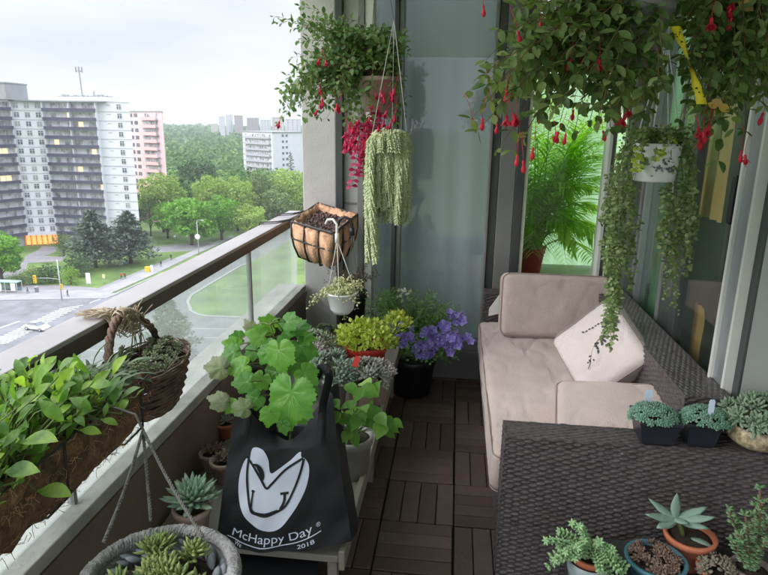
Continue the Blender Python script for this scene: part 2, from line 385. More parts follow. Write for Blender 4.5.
tpx(222, 240, 196, 44, 'bright', 'vivid green maple behind the street lamp, right of the broad maple', nn=4200)
tpx(168, 238, 203, 36, 'bright', 'smaller vivid green tree left of the broad maple', nn=3000)
tpx(164, 232, 174, 48, 'willow', 'pale yellow green willow beside the pink tower', nn=4600)
tpx(212, 232, 176, 42, 'willow', 'pale yellow green willow above the vivid maples', nn=4200)
tpx(238, 231, 178, 44, 'willow', 'yellow green tree left of the far white block', nn=4200)
tpx(262, 226, 172, 40, 'olive', 'dull green tree in front of the far white block', nn=3800)
tpx(288, 222, 170, 44, 'willow', 'yellow green tree beside the concrete column', nn=4000)
tpx(250, 240, 205, 40, 'willow', 'small yellow green tree just above the handrail', nn=3000)
tpx(276, 232, 190, 44, 'olive', 'dull green tree rising just behind the wire basket', nn=3600)
tpx(151, 236, 194, 20, 'dark', 'dark narrow tree at the foot of the white tower', nn=1800)
tpx(200, 205, 160, 46, 'dark', 'dark green round tree behind the willows', nn=3600)
tpx(300, 215, 180, 30, 'olive', 'dull green tree half hidden by the concrete column', nn=2000)
b = g(292, 216); conifer(b, hpx(b, 62), hpx(b, 18), 'slim dark conifer against the far white block', 60)

# ---- far woodland (one mass)
mb = MB()
for i in range(1150):
    px = ru(60, 360); r = 250 * (2300 / 250) ** (rnd() ** .85); d = ray(px, 124); d.z = 0; d.normalize()
    x, y = d.x * r, d.y * r; hh = ru(8, 17); z = hgt(x, y); w = ru(5.5, 12) * (1 + r / 2600)
    cards(mb, V((x, y, z + hh * .55)), w, hh * .5, int(260 if r < 500 else 120 if r < 1000 else 50), w * (.13 if r < 500 else .2 if r < 1000 else .34))
struct('woodland', mb, TL['wood'], kind='stuff')

# ---- buildings
m_white = mat('painted_concrete_white', (.68, .69, .74), .8, .05, .3)
m_slab = mat('slab_grey', (.42, .43, .47), .8, .08, .5)
m_dark = mat('balcony_front_dark', (.075, .075, .12), .5, .2, .5)
m_win = mat('window_glass_dark', (.13, .15, .18), .2, .5, .35, spec=.8)
m_wing = mat('balcony_back_glazing', (.16, .17, .20), .3, .6, .5, spec=.6, tint=(.5, .5, .52))
m_pink = mat('painted_pink', (.80, .46, .48), .8, .06, .3)
m_orange = mat('orange_panel', (.8, .30, .06), .5, .1, .4)
m_roofg = mat('roof_grey', (.30, .31, .33), .8, .1, .5)
def glowm(name, col, s):
    m, t, p = _mat(name); p.inputs['Base Color'].default_value = tuple(col) + (1,)
    p.inputs['Emission Color'].default_value = tuple(col) + (1,); p.inputs['Emission Strength'].default_value = s; return m
m_lobby = glowm('lobby_light', (1, .40, .10), .75); m_lit = glowm('lit_window', (1, .70, .42), .6)
SH = 2.53; Z0 = G + 3.4
def frame2(A, B):
    d = (B - A); L = d.length; d.normalize(); nrm = V((d.y, -d.x, 0)); return d, nrm, L
def wallbox(mb, A, d, nrm, u0, u1, n0, n1, z0, z1, mi=0):
    p = [A + d * u0 + nrm * n0, A + d * u1 + nrm * n0, A + d * u1 + nrm * n1, A + d * u0 + nrm * n1]
    if (p[1] - p[0]).cross(p[2] - p[1]).z < 0: p.reverse()
    mb.prism(p, z0, z1, mi)
def zplan(p): return V((p[0], p[1], 0))
tw = thing('apartment_tower', 'tall white apartment tower with dark balcony fronts and an orange lit lobby', 'building', (-112, 172, G))
P3 = V((-101.9, 170, 0)); P4 = V((-92.6, 170, 0)); P2 = V((-118.5, 170, 0)); P1 = V((-126.6, 166.2, 0)); P0 = V((-133.5, 151.5, 0))
NF = 15; TOP = Z0 + NF * SH
mb = MB()
bodyp = [P0 + V((-14, 6, 0)), P0, P1, P2, P3, P4, P4 + V((-11, 15, 0)), P2 + V((-2, 16, 0)), P1 + V((-12, 12, 0))]
mb.prism(bodyp, Z0 + .1, TOP); part('wall', mb, m_white, tw, False)
for k in range(NF + 1):
    for A, B in ((P1, P2), (P3, P4)):
        d, nr, L = frame2(A, B); mb = MB(); wallbox(mb, A, d, nr, 0, L, -.05, .06, Z0 + k * SH - .16, Z0 + k * SH + .10); part('floor_band', mb, m_slab, tw, False)
for k in range(NF):
    d, nr, L = frame2(P3, P4); mb = MB(); wallbox(mb, P3, d, nr, L * .25, L * .25 + 1.1, .0, .07, Z0 + k * SH + 1.7, Z0 + k * SH + 1.95); part('vent', mb, m_slab, tw, False)
# windows
def window_mesh(w, h, nm):
    mb = MB(); mb.box((-w / 2, -.02, 0), (w / 2, .05, h), 0)
    for x0, x1, z0, z1 in ((-w / 2 - .08, -w / 2, -.08, h + .08), (w / 2, w / 2 + .08, -.08, h + .08), (-.05, .05, 0, h), (-w / 2, w / 2, -.08, 0), (-w / 2, w / 2, h, h + .08), (-w / 2, -.05, h * .62, h * .62 + .07), (.05, w / 2, h * .62, h * .62 + .07)):
        mb.box((x0, -.07, z0), (x1, .05, z1), 1)
    return mesh(mb, nm, [m_win, m_white], smooth=False)
wms = []
for cw in ((.10, .12, .15), (.20, .21, .23), (.34, .34, .34), (.13, .15, .18)):
    m_win = mat('window_glass_%.2f' % cw[0], cw, .2, .5, .35, spec=.8); wms.append(window_mesh(1.25, 1.35, 'window'))
for A, B, us in ((P1, P2, (.19, .5, .81)), (P3, P4, (.66,))):
    d, nr, L = frame2(A, B); ang = math.atan2(d.y, d.x)
    for k in range(NF):
        for u in us: inst('window', random.choice(wms), tw, A + d * (L * u) + nr * .06 + V((0, 0, Z0 + k * SH + .7)), (0, 0, ang))
# balconies
def balcony_tier(A, B, parent, k, lit, frontmat, depth=1.5, name='balcony', wall=None):
    d, nr, L = frame2(A, B); z = Z0 + k * SH; m1 = MB(); wallbox(m1, A, d, nr, 0, L, .05, depth, z - .1, z + .08, 0); wallbox(m1, A, d, nr, -.05, L + .05, depth, depth + .12, z - .14, z + .78, 1)
    o = part(name, m1, [m_white, frontmat], parent, False)
    m2 = MB(); nb = int(L / 1.55); st = L / nb
    for i in range(nb):
        q = rnd(); mi = 1 if (lit and i in lit) else 2 if q < .25 else 0
        wallbox(m2, A, d, nr, i * st + .15, (i + 1) * st - .08, .02, .08, z + .12, z + 2.2, mi)
    wallbox(m2, A, d, nr, .1, L - .05, .01, .1, z + 2.15, z + 2.3, 2); wallbox(m2, A, d, nr, .1, L - .05, .01, .1, z + .085, z + .13, 2); part('glazing', m2, [m_wing, m_lit, m_white], o, False)
    m3 = MB()
    for u in (0, L * .5, L): m3 = MB(); wallbox(m3, A, d, nr, u - .1, u + .1, .02, depth - .05, z + .09, z + SH - .11); part('divider', m3, m_white, o, False)
for k in range(NF):
    lits = {12: (6,), 9: (8,), 10: (1,), 7: (5,), 13: (4,), 5: (9,)}.get(k)
    balcony_tier(P2 + V((.2, 0, 0)), P3 - V((.2, 0, 0)), tw, k, lits, m_dark)
    d, _, _ = frame2(P0, P1)
    balcony_tier(P0, P1 - d * .3, tw, k, (7, 8) if k in (6, 9) else None, m_dark)
mb = MB(); d, nr, L = frame2(P2, P3)
mb.prism([P1 + V((-6, 10, 0)), P1 + V((.5, -.4, 0)), P2 + V((0, -1.7, 0)), P3 + V((2.5, -1.7, 0)), P3 + V((2.5, 9, 0))], TOP + .0, TOP + .35)
part('roof', mb, m_roofg, tw, False)
mb = MB(); mb.box((-134, 163, TOP + .3), (-124.5, 172, TOP + 4.6)); mb.box((-134.2, 162.8, TOP + 4.6), (-124.3, 172.2, TOP + 4.9)); mb.box((-128.2, 162.8, TOP + 1.2), (-127.4, 163.1, TOP + 4.2)); part('penthouse', mb, m_roofg, tw, False)
mb = MB(); mb.box((-118, 172, TOP + .3), (-99.5, 178, TOP + 1.5)); part('plant_room', mb, m_white, tw, False)
a = ony(83, 100, 173); mb = MB(); mb.tube([V((a.x, 173, TOP)), V((a.x - .3, 173, TOP + 9.4))], [.22, .16], 6)
for q in range(6):
    an = q * 1.047; mb.box((a.x - .3 + math.cos(an) * .9 - .12, 173 + math.sin(an) * .9 - .12, TOP + 8.2), (a.x - .3 + math.cos(an) * .9 + .12, 173 + math.sin(an) * .9 + .12, TOP + 9.7))
mb.tube([V((a.x - 1.3, 173, TOP + 8.6)), V((a.x + .7, 173, TOP + 8.6))], .08, 5); mb.tube([V((a.x - .3, 172, TOP + 8.5)), V((a.x - .3, 174, TOP + 8.5))], .08, 5)
part('antenna_mast', mb, m_roofg, tw, False)
mb = MB(); mb.tube([V((a.x + 3, 174, TOP)), V((a.x + 3, 174, TOP + 3.2))], .2, 5)
for q in range(14): x = -116 + q * 1.2; mb.box((x, 173, TOP + 1.5), (x + ru(.3, .8), 174, TOP + ru(1.7, 2.2)))
part('roof_equipment', mb, m_roofg, tw, False)
mb = MB(); wallbox(mb, P1, *frame2(P1, P2)[:2], -5, 10, .3, 1.5, Z0 - .3, Z0 + .35); part('canopy', mb, m_white, tw, False)
mb = MB(); mb.prism([P0, P1, P2, P3, P4, P4 + V((-9, 12, 0)), P1 + V((-8, 10, 0))], G, Z0 + .1); part('lobby_wall', mb, m_slab, tw, False)
mb = MB(); d, nr, L = frame2(P1, P2)
for i in range(9): wallbox(mb, P1, d, nr, -4.4 + i * 1.45, -4.4 + i * 1.45 + 1.2, .1, .35, G + .2, G + 2.9)
part('lobby_glazing', mb, m_lobby, tw, False)
mb = MB()
for i in range(10): wallbox(mb, P1, d, nr, -4.65 + i * 1.45, -4.65 + i * 1.45 + .2, .1, .9, G, G + 3.1)
part('lobby_column', mb, m_orange, tw, False)

def block(A, B, C_, zt, zb, wallm, nf, label, name='apartment_tower', lf=True, front=None, base=None, cols=(2, 2), fr=None):
    """corner block: faces A-B and B-C seen"""
    t = thing(name, label, 'building', (B.x, B.y, zb)); mb = MB(); D_ = A + (C_ - B)
    p = [A, B, C_, D_]
    mb.prism(p, zb, zt); part('wall', mb, wallm, t, False)
    mb = MB(); c = (A + B + C_ + D_) / 4; q = [c + (x - c) * 1.03 for x in p]; mb.prism(q, zt, zt + .5); part('roof', mb, m_roofg, t, False)
    sh = (zt - zb) / nf
    for s_, (P, Q) in enumerate(((A, B), (B, C_))):
        d, nr, L = frame2(P, Q); ang = math.atan2(d.y, d.x)
        for k in range(max(0, nf - 16), nf):
            z = zb + k * sh
            if fr and fr[s_]:
                u0, u1 = fr[s_]; m1 = MB(); wallbox(m1, P, d, nr, L * u0, L * u1, 0, 1.3, z - .1, z + .1, 0); wallbox(m1, P, d, nr, L * u0, L * u1, 1.3, 1.42, z - .15, z + .95, 1)
                o = part('balcony', m1, [m_slab, front or m_white], t, False); m2 = MB(); nb = max(2, int(L * (u1 - u0) / 2.2)); st = L * (u1 - u0) / nb
                for i in range(nb): wallbox(m2, P, d, nr, L * u0 + i * st + .2, L * u0 + (i + 1) * st - .3, .02, .09, z + .15, z + 2.1)
                wallbox(m2, P, d, nr, L * u0 + .1, L * u1 - .1, .01, .1, z + 2.05, z + 2.2); part('glazing', m2, m_wing, o, False)
            for u in cols[s_]:
                m2 = MB(); wallbox(m2, P, d, nr, L * u - .9, L * u + .9, .02, .08, z + .9, z + 2.2); part('window', m2, m_win, t, False)
    return t
def gp(px, Y): q = ony(px, 124, Y); return V((q.x, Y, 0))
block(gp(128, 222), gp(162.5, 215), gp(163.2, 232), ony(145, 112, 215).z, G, mat('painted_pink_white', (.82, .54, .57), .8, .06, .3), 15, 'pale pink apartment tower right of the white tower', fr=((.42, .88), None), cols=((.1, .25), ()), front=m_pink)
block(gp(242, 345), gp(272, 326), gp(303, 352), ony(270, 132.5, 330).z, G - 6, m_white, 12, 'far white apartment block with grey balconies among trees', fr=((.08, .95), None), cols=((), (.32, .44)), front=m_slab)
for (a_, b_, yt, Y, w_, lab) in ((211, 218, 124, 1000, 1, 'low pale block, leftmost of the hazy distant towers'), (219, 225, 116.5, 1050, 0, 'slender pale tower in the distance, left of its twin'),
    (226, 233, 115, 1080, 0, 'slender white tower in the distance beside the grey brown one'), (234.5, 243, 115.5, 1000, 2, 'grey brown tower on the horizon'),
    (247, 259, 118, 900, 2, 'grey distant block above the left end of the far white block'), (260, 271, 120, 950, 0, 'pale distant block above the middle of the far white block'),
    (272, 284, 117.5, 900, 1, 'tall pale distant tower above the right half of the far white block'), (285, 301, 119.5, 850, 0, 'broad pale distant tower nearest the concrete column')):
    wmm = (mat('far_wall', (.42, .42, .47), .8), mat('beige_wall', (.40, .36, .35), .8), mat('greybrown_wall', (.24, .21, .22), .8))[w_]
    A, B = gp(a_, Y + 10), gp(b_ - .6, Y); C_ = gp(b_, Y + 14); zt = ony((a_ + b_) / 2, yt, Y).z
    block(A, B, C_, zt, hgt(A.x, A.y) - 2, wmm, 14, lab, 'distant_tower', cols=((.2, .5, .8), ()))

# ---- street things
m_pole = mat('galvanised_pole', (.5, .52, .53), .5, .1, 3, metal=.3)
m_yel = mat('signal_yellow', (.75, .50, .02), .5, .08, 3)
m_blk = mat('black_plastic', (.015, .015, .018), .45, .2, 6)
m_wh = mat('white_paint', (.8, .8, .8), .4, .05, 4)
def sgn(bm, c, w, h, nm, lab): pass
b = g(62, 300, .13); hp = hpx(b, 40)
t = thing('traffic_signal', 'traffic signal pole with a mast arm and yellow signal heads at the plaza corner', 'traffic signal', b)
mb = MB(); mb.tube([b, b + V((0, 0, hp))], [.14, .09], 8); part('pole', mb, m_pole, t)
arm_z = hp * .52; hd = g(37, 300, .13) - b; hd.z = 0; hd.normalize(); mb = MB(); mb.tube([b + V((0, 0, arm_z)), b + hd * 2.4 + V((0, 0, arm_z + .25)), b + hd * 4.7 + V((0, 0, arm_z + .2))], [.07, .06, .05], 6); part('mast_arm', mb, m_pole, t)
for c, sc in ((b + hd * 4.9 + V((0, 0, arm_z)), 1.25), (b + V((.35, -.1, hp * .33)), .9)):
    mb = MB(); mb.box(c + V((-.2, -.2, -.65)) * sc, c + V((.2, .12, .65)) * sc); o = part('signal_head', mb, m_yel, t, False)
    for q, cc in ((.4, (.25, .02, .01)), (0, (.3, .18, .01)), (-.4, (.02, .25, .08))):
        mb = MB(); mb.sphere(c + V((0, -.2, q)) * sc, .13 * sc, 8); part('lens', mb, mat('lens%.1f' % q, cc, .2), o)
b = g(199, 255.5, .13); t = thing('street_lamp', 'tall grey street lamp with a round white sign beside the main road', 'street lamp', b); hp = hpx(b, 34)
mb = MB(); mb.tube([b, b + V((0, 0, hp))], [.13, .08], 8); part('pole', mb, m_pole, t)
mb = MB(); mb.tube([b + V((0, 0, hp - .1)), b + V((.8, -.6, hp + .35)), b + V((2, -1.2, hp + .4))], .05, 5); part('lamp_arm', mb, m_pole, t)
mb = MB(); mb.sphere(b + V((2.2, -1.3, hp + .35)), .4, 8, sc=(1.1, .7, .35)); part('lamp_head', mb, m_pole, t)
mb = MB(); mb.lathe([(.02, 0), (.75, 0), (.75, .06), (.02, .06)], b + V((0, -.2, hp * .55)), 20, M=Matrix.Rotation(math.pi / 2, 3, 'X')); part('sign', mb, m_wh, t, False)
for px, lab in ((175, 'white globe lamp on a short post, left one on the grass below the maples'), (187, 'white globe lamp on a short post, right one on the grass below the maples')):
    b = g(px, 240.5); t = thing('garden_lamp', lab, 'lamp', b, 'white globe lamps below the maples'); mb = MB(); mb.tube([b, b + V((0, 0, .9))], .07, 6); part('post', mb, m_pole, t); mb = MB(); mb.sphere(b + V((0, 0, 1.25)), .42, 10); part('globe', mb, m_wh, t)
for px, py, lab in ((89, 285.5, 'white upright sign board on the lawn beside the path'), ):
    b = g(px, py); t = thing('sign_board', lab, 'sign', b); mb = MB(); mb.box(b + V((-.5, -.08, .5)), b + V((.5, .08, 2.9))); part('panel', mb, m_wh, t, False); mb = MB(); mb.box(b + V((-.42, -.05, 0)), b + V((-.3, .05, .55))); mb.box(b + V((.3, -.05, 0)), b + V((.42, .05, .55))); part('post', mb, m_pole, t, False)
b = g(104.5, 284); t = thing('sign_post', 'slim post with a small pale sign right of the white sign board', 'sign', b); mb = MB(); mb.tube([b, b + V((0, 0, 2.3))], .06, 6); part('post', mb, m_pole, t); mb = MB(); mb.box(b + V((-.3, -.06, 1.4)), b + V((.3, -.02, 2.3))); part('panel', mb, mat('pale_yellow', (.7, .65, .3), .6), t, False)
b = g(148.5, 272, .02); t = thing('sign_box', 'yellow roadside box beside the sidewalk', 'utility box', b); mb = MB(); mb.box(b + V((-.75, -.4, .0)), b + V((.55, .5, 1.35))); bevel(part('cabinet', mb, m_yel, t, False), .05); mb = MB(); mb.box(b + V((.6, -.1, 0)), b + V((1.1, .4, 1.7))); part('pillar', mb, m_wh, t, False)
b = g(37, 292, .13); t = thing('litter_bin', 'pale litter bin on the plaza left of the signal pole', 'bin', b); mb = MB(); mb.lathe([(.35, 0), (.45, 1.0), (.48, 1.02), (.3, 1.25), (.02, 1.3)], b, 12); part('bin_body', mb, m_kerb, t)
mb = MB(); mb.box(b + V((-.15, -.44, .85)), b + V((.15, -.40, .98))); part('opening', mb, m_blk, t, False)
# bus shelter
b = g(10, 292.5, .13); t = thing('bus_shelter', 'glass bus shelter with a pale roof on the plaza at the far left', 'bus shelter', b)
mb = MB(); mb.box(b + V((-3.2, -.8, 2.4)), b + V((2.4, 1.0, 2.55))); part('roof', mb, mat('shelter_roof', (.35, .5, .5), .4), t, False)
mb = MB()
for x in (-3.1, -.4, 2.3):
    for y in (-.7, .9): mb.box(b + V((x - .05, y - .05, 0)), b + V((x + .05, y + .05, 2.4)))
part('frame', mb, m_pole, t, False)
mb = MB(); mb.box(b + V((-3.0, .84, .3)), b + V((2.2, .87, 2.3))); part('glass_panel', mb, glassm('shelter_glass', (.6, .72, .72)), t, False)
mb = MB(); mb.box(b + V((-2.2, -.85, .5)), b + V((-1.2, -.72, 2.2))); mb.box(b + V((1.0, -.85, .7)), b + V((2.0, -.72, 2.3))); part('poster_panel', mb, m_wh, t, False)
mb = MB(); mb.box(b + V((-2.5, .3, .45)), b + V((1.6, .7, .55))); mb.box(b + V((-2.3, .4, 0)), b + V((-2.2, .6, .45))); mb.box(b + V((1.3, .4, 0)), b + V((1.4, .6, .45))); part('bench', mb, m_blk, t, False)
# people
def person(px, py, shirt, label, face, pyz=.13, hgt_=1.72, stride=.25):
    b = g(px, py, pyz); me = bpy.data.meshes.new('person'); h = hgt_ / 1.72
    vs = [(0, 0, .95), (0, 0, 1.15), (0, 0, 1.40), (0, 0, 1.50), (0, .01, 1.62), (.10, 0, .90), (.11, stride * .5, .48), (.12, stride * .4, .06), (.12, stride * .4 + .14, .03),
          (-.10, 0, .90), (-.11, -stride * .2, .48), (-.12, -stride, .08), (-.12, -stride + .13, .03), (.19, 0, 1.38), (.24, -.06, 1.10), (.24, .08, .86), (-.19, 0, 1.38), (-.24, .06, 1.10), (-.23, .2, .9)]
    ed = [(0, 1), (1, 2), (2, 3), (3, 4), (0, 5), (5, 6), (6, 7), (7, 8), (0, 9), (9, 10), (10, 11), (11, 12), (2, 13), (13, 14), (14, 15), (2, 16), (16, 17), (17, 18)]
    me.from_pydata([tuple(c * h for c in v) for v in vs], ed, []); o = bpy.data.objects.new('person', me); S.collection.objects.link(o)
    rr = [.14, .14, .16, .06, .115, .095, .065, .05, .045, .095, .065, .05, .045, .06, .045, .04, .06, .045, .04]
    sk = o.modifiers.new('skin', 'SKIN')
    for i, r in enumerate(rr): me.skin_vertices[0].data[i].radius = (r * h, r * h * (.75 if i in (0, 1, 2) else 1))
    me.skin_vertices[0].data[0].use_root = True
    sb = o.modifiers.new('sub', 'SUBSURF'); sb.levels = 1; sb.render_levels = 1
    m, t_, p = _mat('clothes'); L = t_.links; c = t_.nodes.new('ShaderNodeTexCoord'); s_ = t_.nodes.new('ShaderNodeSeparateXYZ'); L.new(c.outputs['Object'], s_.inputs[0])
    r = t_.nodes.new('ShaderNodeValToRGB'); r.color_ramp.interpolation = 'CONSTANT'; e = r.color_ramp.elements; mrr = t_.nodes.new('ShaderNodeMapRange'); mrr.inputs[2].default_value = 2; L.new(s_.outputs[2], mrr.inputs[0]); L.new(mrr.outputs[0], r.inputs[0])
    e[0].color = (.03, .03, .045, 1); e[1].position = .46; e[1].color = tuple(shirt) + (1,)
    q = e.new(.745); q.color = (.45, .28, .2, 1); q = e.new(.84); q.color = (.04, .03, .02, 1); L.new(r.outputs[0], p.inputs['Base Color']); me.materials.append(m)
    o.location = b; o.rotation_euler = (0, 0, face); o['label'] = label; o['category'] = 'person'
person(68, 296.5, (.02, .02, .03), 'person in dark clothes standing on the white plaza beside the signal pole', 2.0)
person(121.5, 279.5, (.5, .03, .04), 'person in a red top walking on the sidewalk, left of the pair', 0, .02)
person(125.2, 279.2, (.22, .02, .03), 'person in a dark red top, right of the pair on the sidewalk', 0, .02)
person(161, 266.8, (.02, .025, .03), 'person in black beyond the yellow roadside box', .3)
person(171.3, 259.8, (.04, .04, .05), 'farthest person in dark clothes on the sidewalk', 3.1)
person(28, 293.5, (.12, .12, .14), 'person in grey waiting at the right end of the bus shelter', 2.6)
# car
def car(c, ang, label):
    t = thing('car', label, 'car', c); Mx = Matrix.Translation(V(c)) @ Matrix.Rotation(ang, 4, 'Z')
    prof = [(-2.35, .45, .62), (-2.3, .78, .80), (-1.6, .92, .88), (-1.0, .95, .9), (1.0, .93, .9), (1.75, .85, .88), (2.25, .68, .78), (2.38, .45, .62)]
    mb = MB(); n0 = 0
    for x, zt, hw in prof:
        for y, z in ((-hw * .9, .22), (-hw, .5), (-hw * .97, zt - .06), (-hw * .85, zt), (hw * .85, zt), (hw * .97, zt - .06), (hw, .5), (hw * .9, .22)): mb.v.append(Mx @ V((x, y, z)))
    for i in range(len(prof) - 1):
        for j in range(8): a = i * 8 + j; b = i * 8 + (j + 1) % 8; mb.face((a, a + 8, b + 8, b))
    mb.face(tuple(range(8))); mb.face(tuple(range(len(mb.v) - 8, len(mb.v)))[::-1]); part('body', mb, m_wh, t)
    def ring(mb, lst, mi=0):
        n0 = len(mb.v)
        for x, z, hw in lst:
            mb.v += [Mx @ V((x, -hw, z)), Mx @ V((x, hw, z))]
        for i in range(len(lst) - 1): a = n0 + 2 * i; mb.face((a, a + 1, a + 3, a + 2), mi)
    mb = MB(); lo = [(-1.75, .90, .80), (-.95, 1.38, .62), (.25, 1.42, .62), (1.15, .92, .80)]; ring(mb, lo)
    for s_ in (-1, 1): mb.poly([Mx @ V((x, s_ * hw, z)) for x, z, hw in lo][::s_])
    part('windows', mb, m_win, t, False)
    mb = MB(); ring(mb, [(-1.0, 1.40, .60), (-.9, 1.43, .60), (.2, 1.455, .60), (.32, 1.42, .60)]); part('roof', mb, m_wh, t, False)
    for x in (-1.45, 1.45):
        for y in (-.82, .82):
            mb = MB(); mb.lathe([(.02, -.11), (.32, -.11), (.34, 0), (.32, .11), (.02, .11)], (0, 0, 0), 14); mb.v = [Mx @ (Matrix.Rotation(math.pi / 2, 3, 'X') @ v + V((x, y, .33))) for v in mb.v]; w_ = part('wheel', mb, m_blk, t)
            mb = MB(); mb.lathe([(.01, -.12), (.2, -.12), (.2, .12), (.01, .12)], (0, 0, 0), 10); mb.v = [Mx @ (Matrix.Rotation(math.pi / 2, 3, 'X') @ v + V((x, y, .33))) for v in mb.v]; part('rim', mb, m_pole, w_, False)
    for x, cc, nm in ((2.3, (.8, .8, .75), 'headlight'), (-2.33, (.5, .02, .02), 'taillight')):
        for y in (-.58, .58): mb = MB(); mb.box((x - .08, y - .16, .55), (x + .06, y + .16, .68), M=Mx); part(nm, mb, mat(nm + '_lens', cc, .2), t, False)
a, b = g(22, 327.5, .01), g(53, 331.5, .01)
car((a + b) / 2 + V((0, 0, .01)), math.atan2((b - a).y, (b - a).x), 'white sedan turning across the zebra crossing')
# ================================================================== BALCONY
m_conc = mat('column_concrete', (.52, .50, .50), .85, .07, 5, .25, 80)
m_brown = mat('parapet_brown', (.17, .125, .10), .65, .22, 4, .15, 30)
m_railt = mat('rail_top_paint', (.43, .405, .42), .5, .14, 2.2, .12, 30)
m_rails = mat('rail_side_brown', (.10, .08, .066), .5, .2, 5)
m_sill = mat('sill_pale', (.36, .345, .325), .6, .28, 7, .25, 40)
m_alu = mat('aluminium', (.42, .45, .47), .35, .06, 5, metal=.6)
m_frd = mat('frame_dark', (.055, .06, .062), .4, .12, 6)
m_frm = mat('frame_mid_grey', (.20, .20, .20), .45, .1, 6)
m_frl = mat('panel_light_grey', (.42, .42, .41), .6, .06, 5)
m_frw = mat('frame_white', (.72, .72, .70), .45, .05, 6)
m_ceil = mat('ceiling_paint', (.84, .84, .82), .8, .05, 3)
m_wallg = mat('side_wall_grey', (.42, .43, .43), .85, .05, 4, .1, 90)
gl_rail = glassm('rail_glass', (.93, .97, .95), .8, .20)
gl_win = glassm('window_glass', (.90, .94, .93), 1.0, .02)
gl_clear = glassm('clear_glass', (.95, .98, .96), .5, .0)
YB, YE = -1.6, 3.8                        # balcony from behind the camera to the end wall
# deck tiles: 0.3 m squares of four slats, turned alternately
m_deck = leafm('deck_wood', [(.088, .058, .050), (.125, .085, .074), (.165, .118, .104)], .5, 0)
mb = MB()
for i in range(-4, 4):
    for j in range(0, 13):
        x0 = .05 + i * .303; y0 = .13 + j * .303 - .03
        for k in range(4):
            a = k * .075 + .004; b = a + .071; z = .0 + ru(-.0012, .0012)
            lo, hi = ((x0 + .003, y0 + a, z - .02), (x0 + .297, y0 + b, z)) if (i + j) % 2 else ((x0 + a, y0 + .003, z - .02), (x0 + b, y0 + .297, z))
            if hi[0] > .97 or lo[1] > 3.76: continue
            mb.box(lo, hi)
o = struct('deck_floor', mb, m_deck); bevel(o, .002, 1)
mb = MB(); mb.box((-1.12, YB, -.25), (1.75, YE + .3, -.024)); struct('floor', mb, mat('slab_under', (.02, .02, .02), .9))
mb = MB(); mb.box((-1.16, YB, 2.56), (1.78, YE + .3, 2.75)); struct('ceiling', mb, m_ceil)
# parapet + railing
mb = MB(); mb.box((-1.12, YB, -.23), (-.955, YE - .002, .545)); mb.box((-.955, YB, .515), (-.948, YE - .003, .544), 0); single('parapet_wall', mb, m_brown, 'dark brown low wall under the glass railing along the left side', 'low wall', (-1, 1, 0), smooth=False)
rl = thing('railing', 'balcony railing with clear glass panes and a broad pale topped handrail', 'railing', (-1.0, 1.0, .55))
mb = MB(); mb.box((-1.052, YB, 1.055), (-.955, YE - .005, 1.07)); bevel(part('handrail', mb, m_railt, rl, False), .003, 2)
mb = MB(); mb.box((-1.045, YB, 1.012), (-.957, YE - .006, 1.0545)); bevel(part('rail_body', mb, m_rails, rl, False), .002)
mb = MB(); mb.box((-1.13, YB, .546), (-.952, YE - .007, .587)); bevel(part('bottom_rail', mb, m_sill, rl, False), .004)
ps = [YB, -.15, 1.36, 2.865, YE - .01]
for i in range(4):
    mb = MB(); mb.box((-1.012, ps[i] + .012, .588), (-1.004, ps[i + 1] - .012, 1.011)); part('glass_pane', mb, gl_rail, rl, False)
for y in ps[1:4]:
    mb = MB(); mb.box((-1.018, y - .007, .5885), (-.996, y + .007, 1.0115)); part('post', mb, m_frm, rl, False)

# end column
mb = MB()
xa, xb = ony(303, 190, YE).x, ony(336, 190, YE).x
mb.box((xa, YE, -.2), (xb, YE + .32, 2.56)); o = single('concrete_column', mb, m_conc, 'pale grey concrete column at the far left corner of the balcony', 'column', (xa, YE, 0), smooth=False); bevel(o, .006)
# end wall of frames and panes
ew = thing('window_wall', 'end wall of grey framed panes and panels with a drawn curtain behind the wide pane', 'window', (0, YE, 0))
def X(px): return ony(px, 190, YE).x
mb = MB(); mb.box((xb + .001, YE - .03, -.02), (.975, YE + .14, .165)); mb.box((xb + .001, YE - .045, .165), (.975, YE + .14, .19)); part('base_plinth', mb, mat('plinth_grey', (.17, .17, .165), .7, .1, 5), ew, False)
mb = MB(); mb.box((xb + .001, YE - .02, 2.46), (.975, YE + .14, 2.559)); part('head_frame', mb, m_frm, ew, False)
def fr(p0, p1, m, y0, y1, nm='frame_bar', z0=.191, z1=2.459):
    mb = MB(); mb.box((X(p0) + .0006, YE + y0, z0), (X(p1) - .0006, YE + y1, z1)); o = part(nm, mb, m, ew, False); bevel(o, .003, 2); return o
fr(336, 343, m_frd, -.01, .1); fr(343, 357.5, m_frl, .03, .06, 'panel'); fr(357.5, 364, m_frm, -.015, .1); fr(364, 372.5, m_frw, -.005, .1)
fr(392, 396.5, m_frd, -.02, .1); fr(396.5, 401, m_frm, -.005, .1); fr(401, 487, m_frm, -.003, .08, 'bottom_bar', .1905, .25)
fr(487, 490, m_frm, -.004, .1); fr(490, 498, m_frd, .01, .1); fr(498, 514.5, m_frm, -.012, .09, 'panel'); fr(514.5, 523, m_frd, -.03, .1); fr(523, 527, mat('frame_cream', (.6, .62, .5), .5), -.022, .1)
fr(603, 607, m_frw, -.03, .1); fr(607, 611.5, m_frm, -.01, .1)
mb = MB(); mb.box((X(343) + .002, YE + .022, 1.12), (X(357.5) - .002, YE + .03, 1.13)); part('panel_joint', mb, m_frm, ew, False)
for p0, p1, mm in ((372.5, 392, gl_win), (401, 487, gl_win), (527, 603, gl_clear)):
    mb = MB(); mb.box((X(p0), YE + .05, .2), (X(p1), YE + .056, 2.455)); part('glass_pane', mb, mm, ew, False)
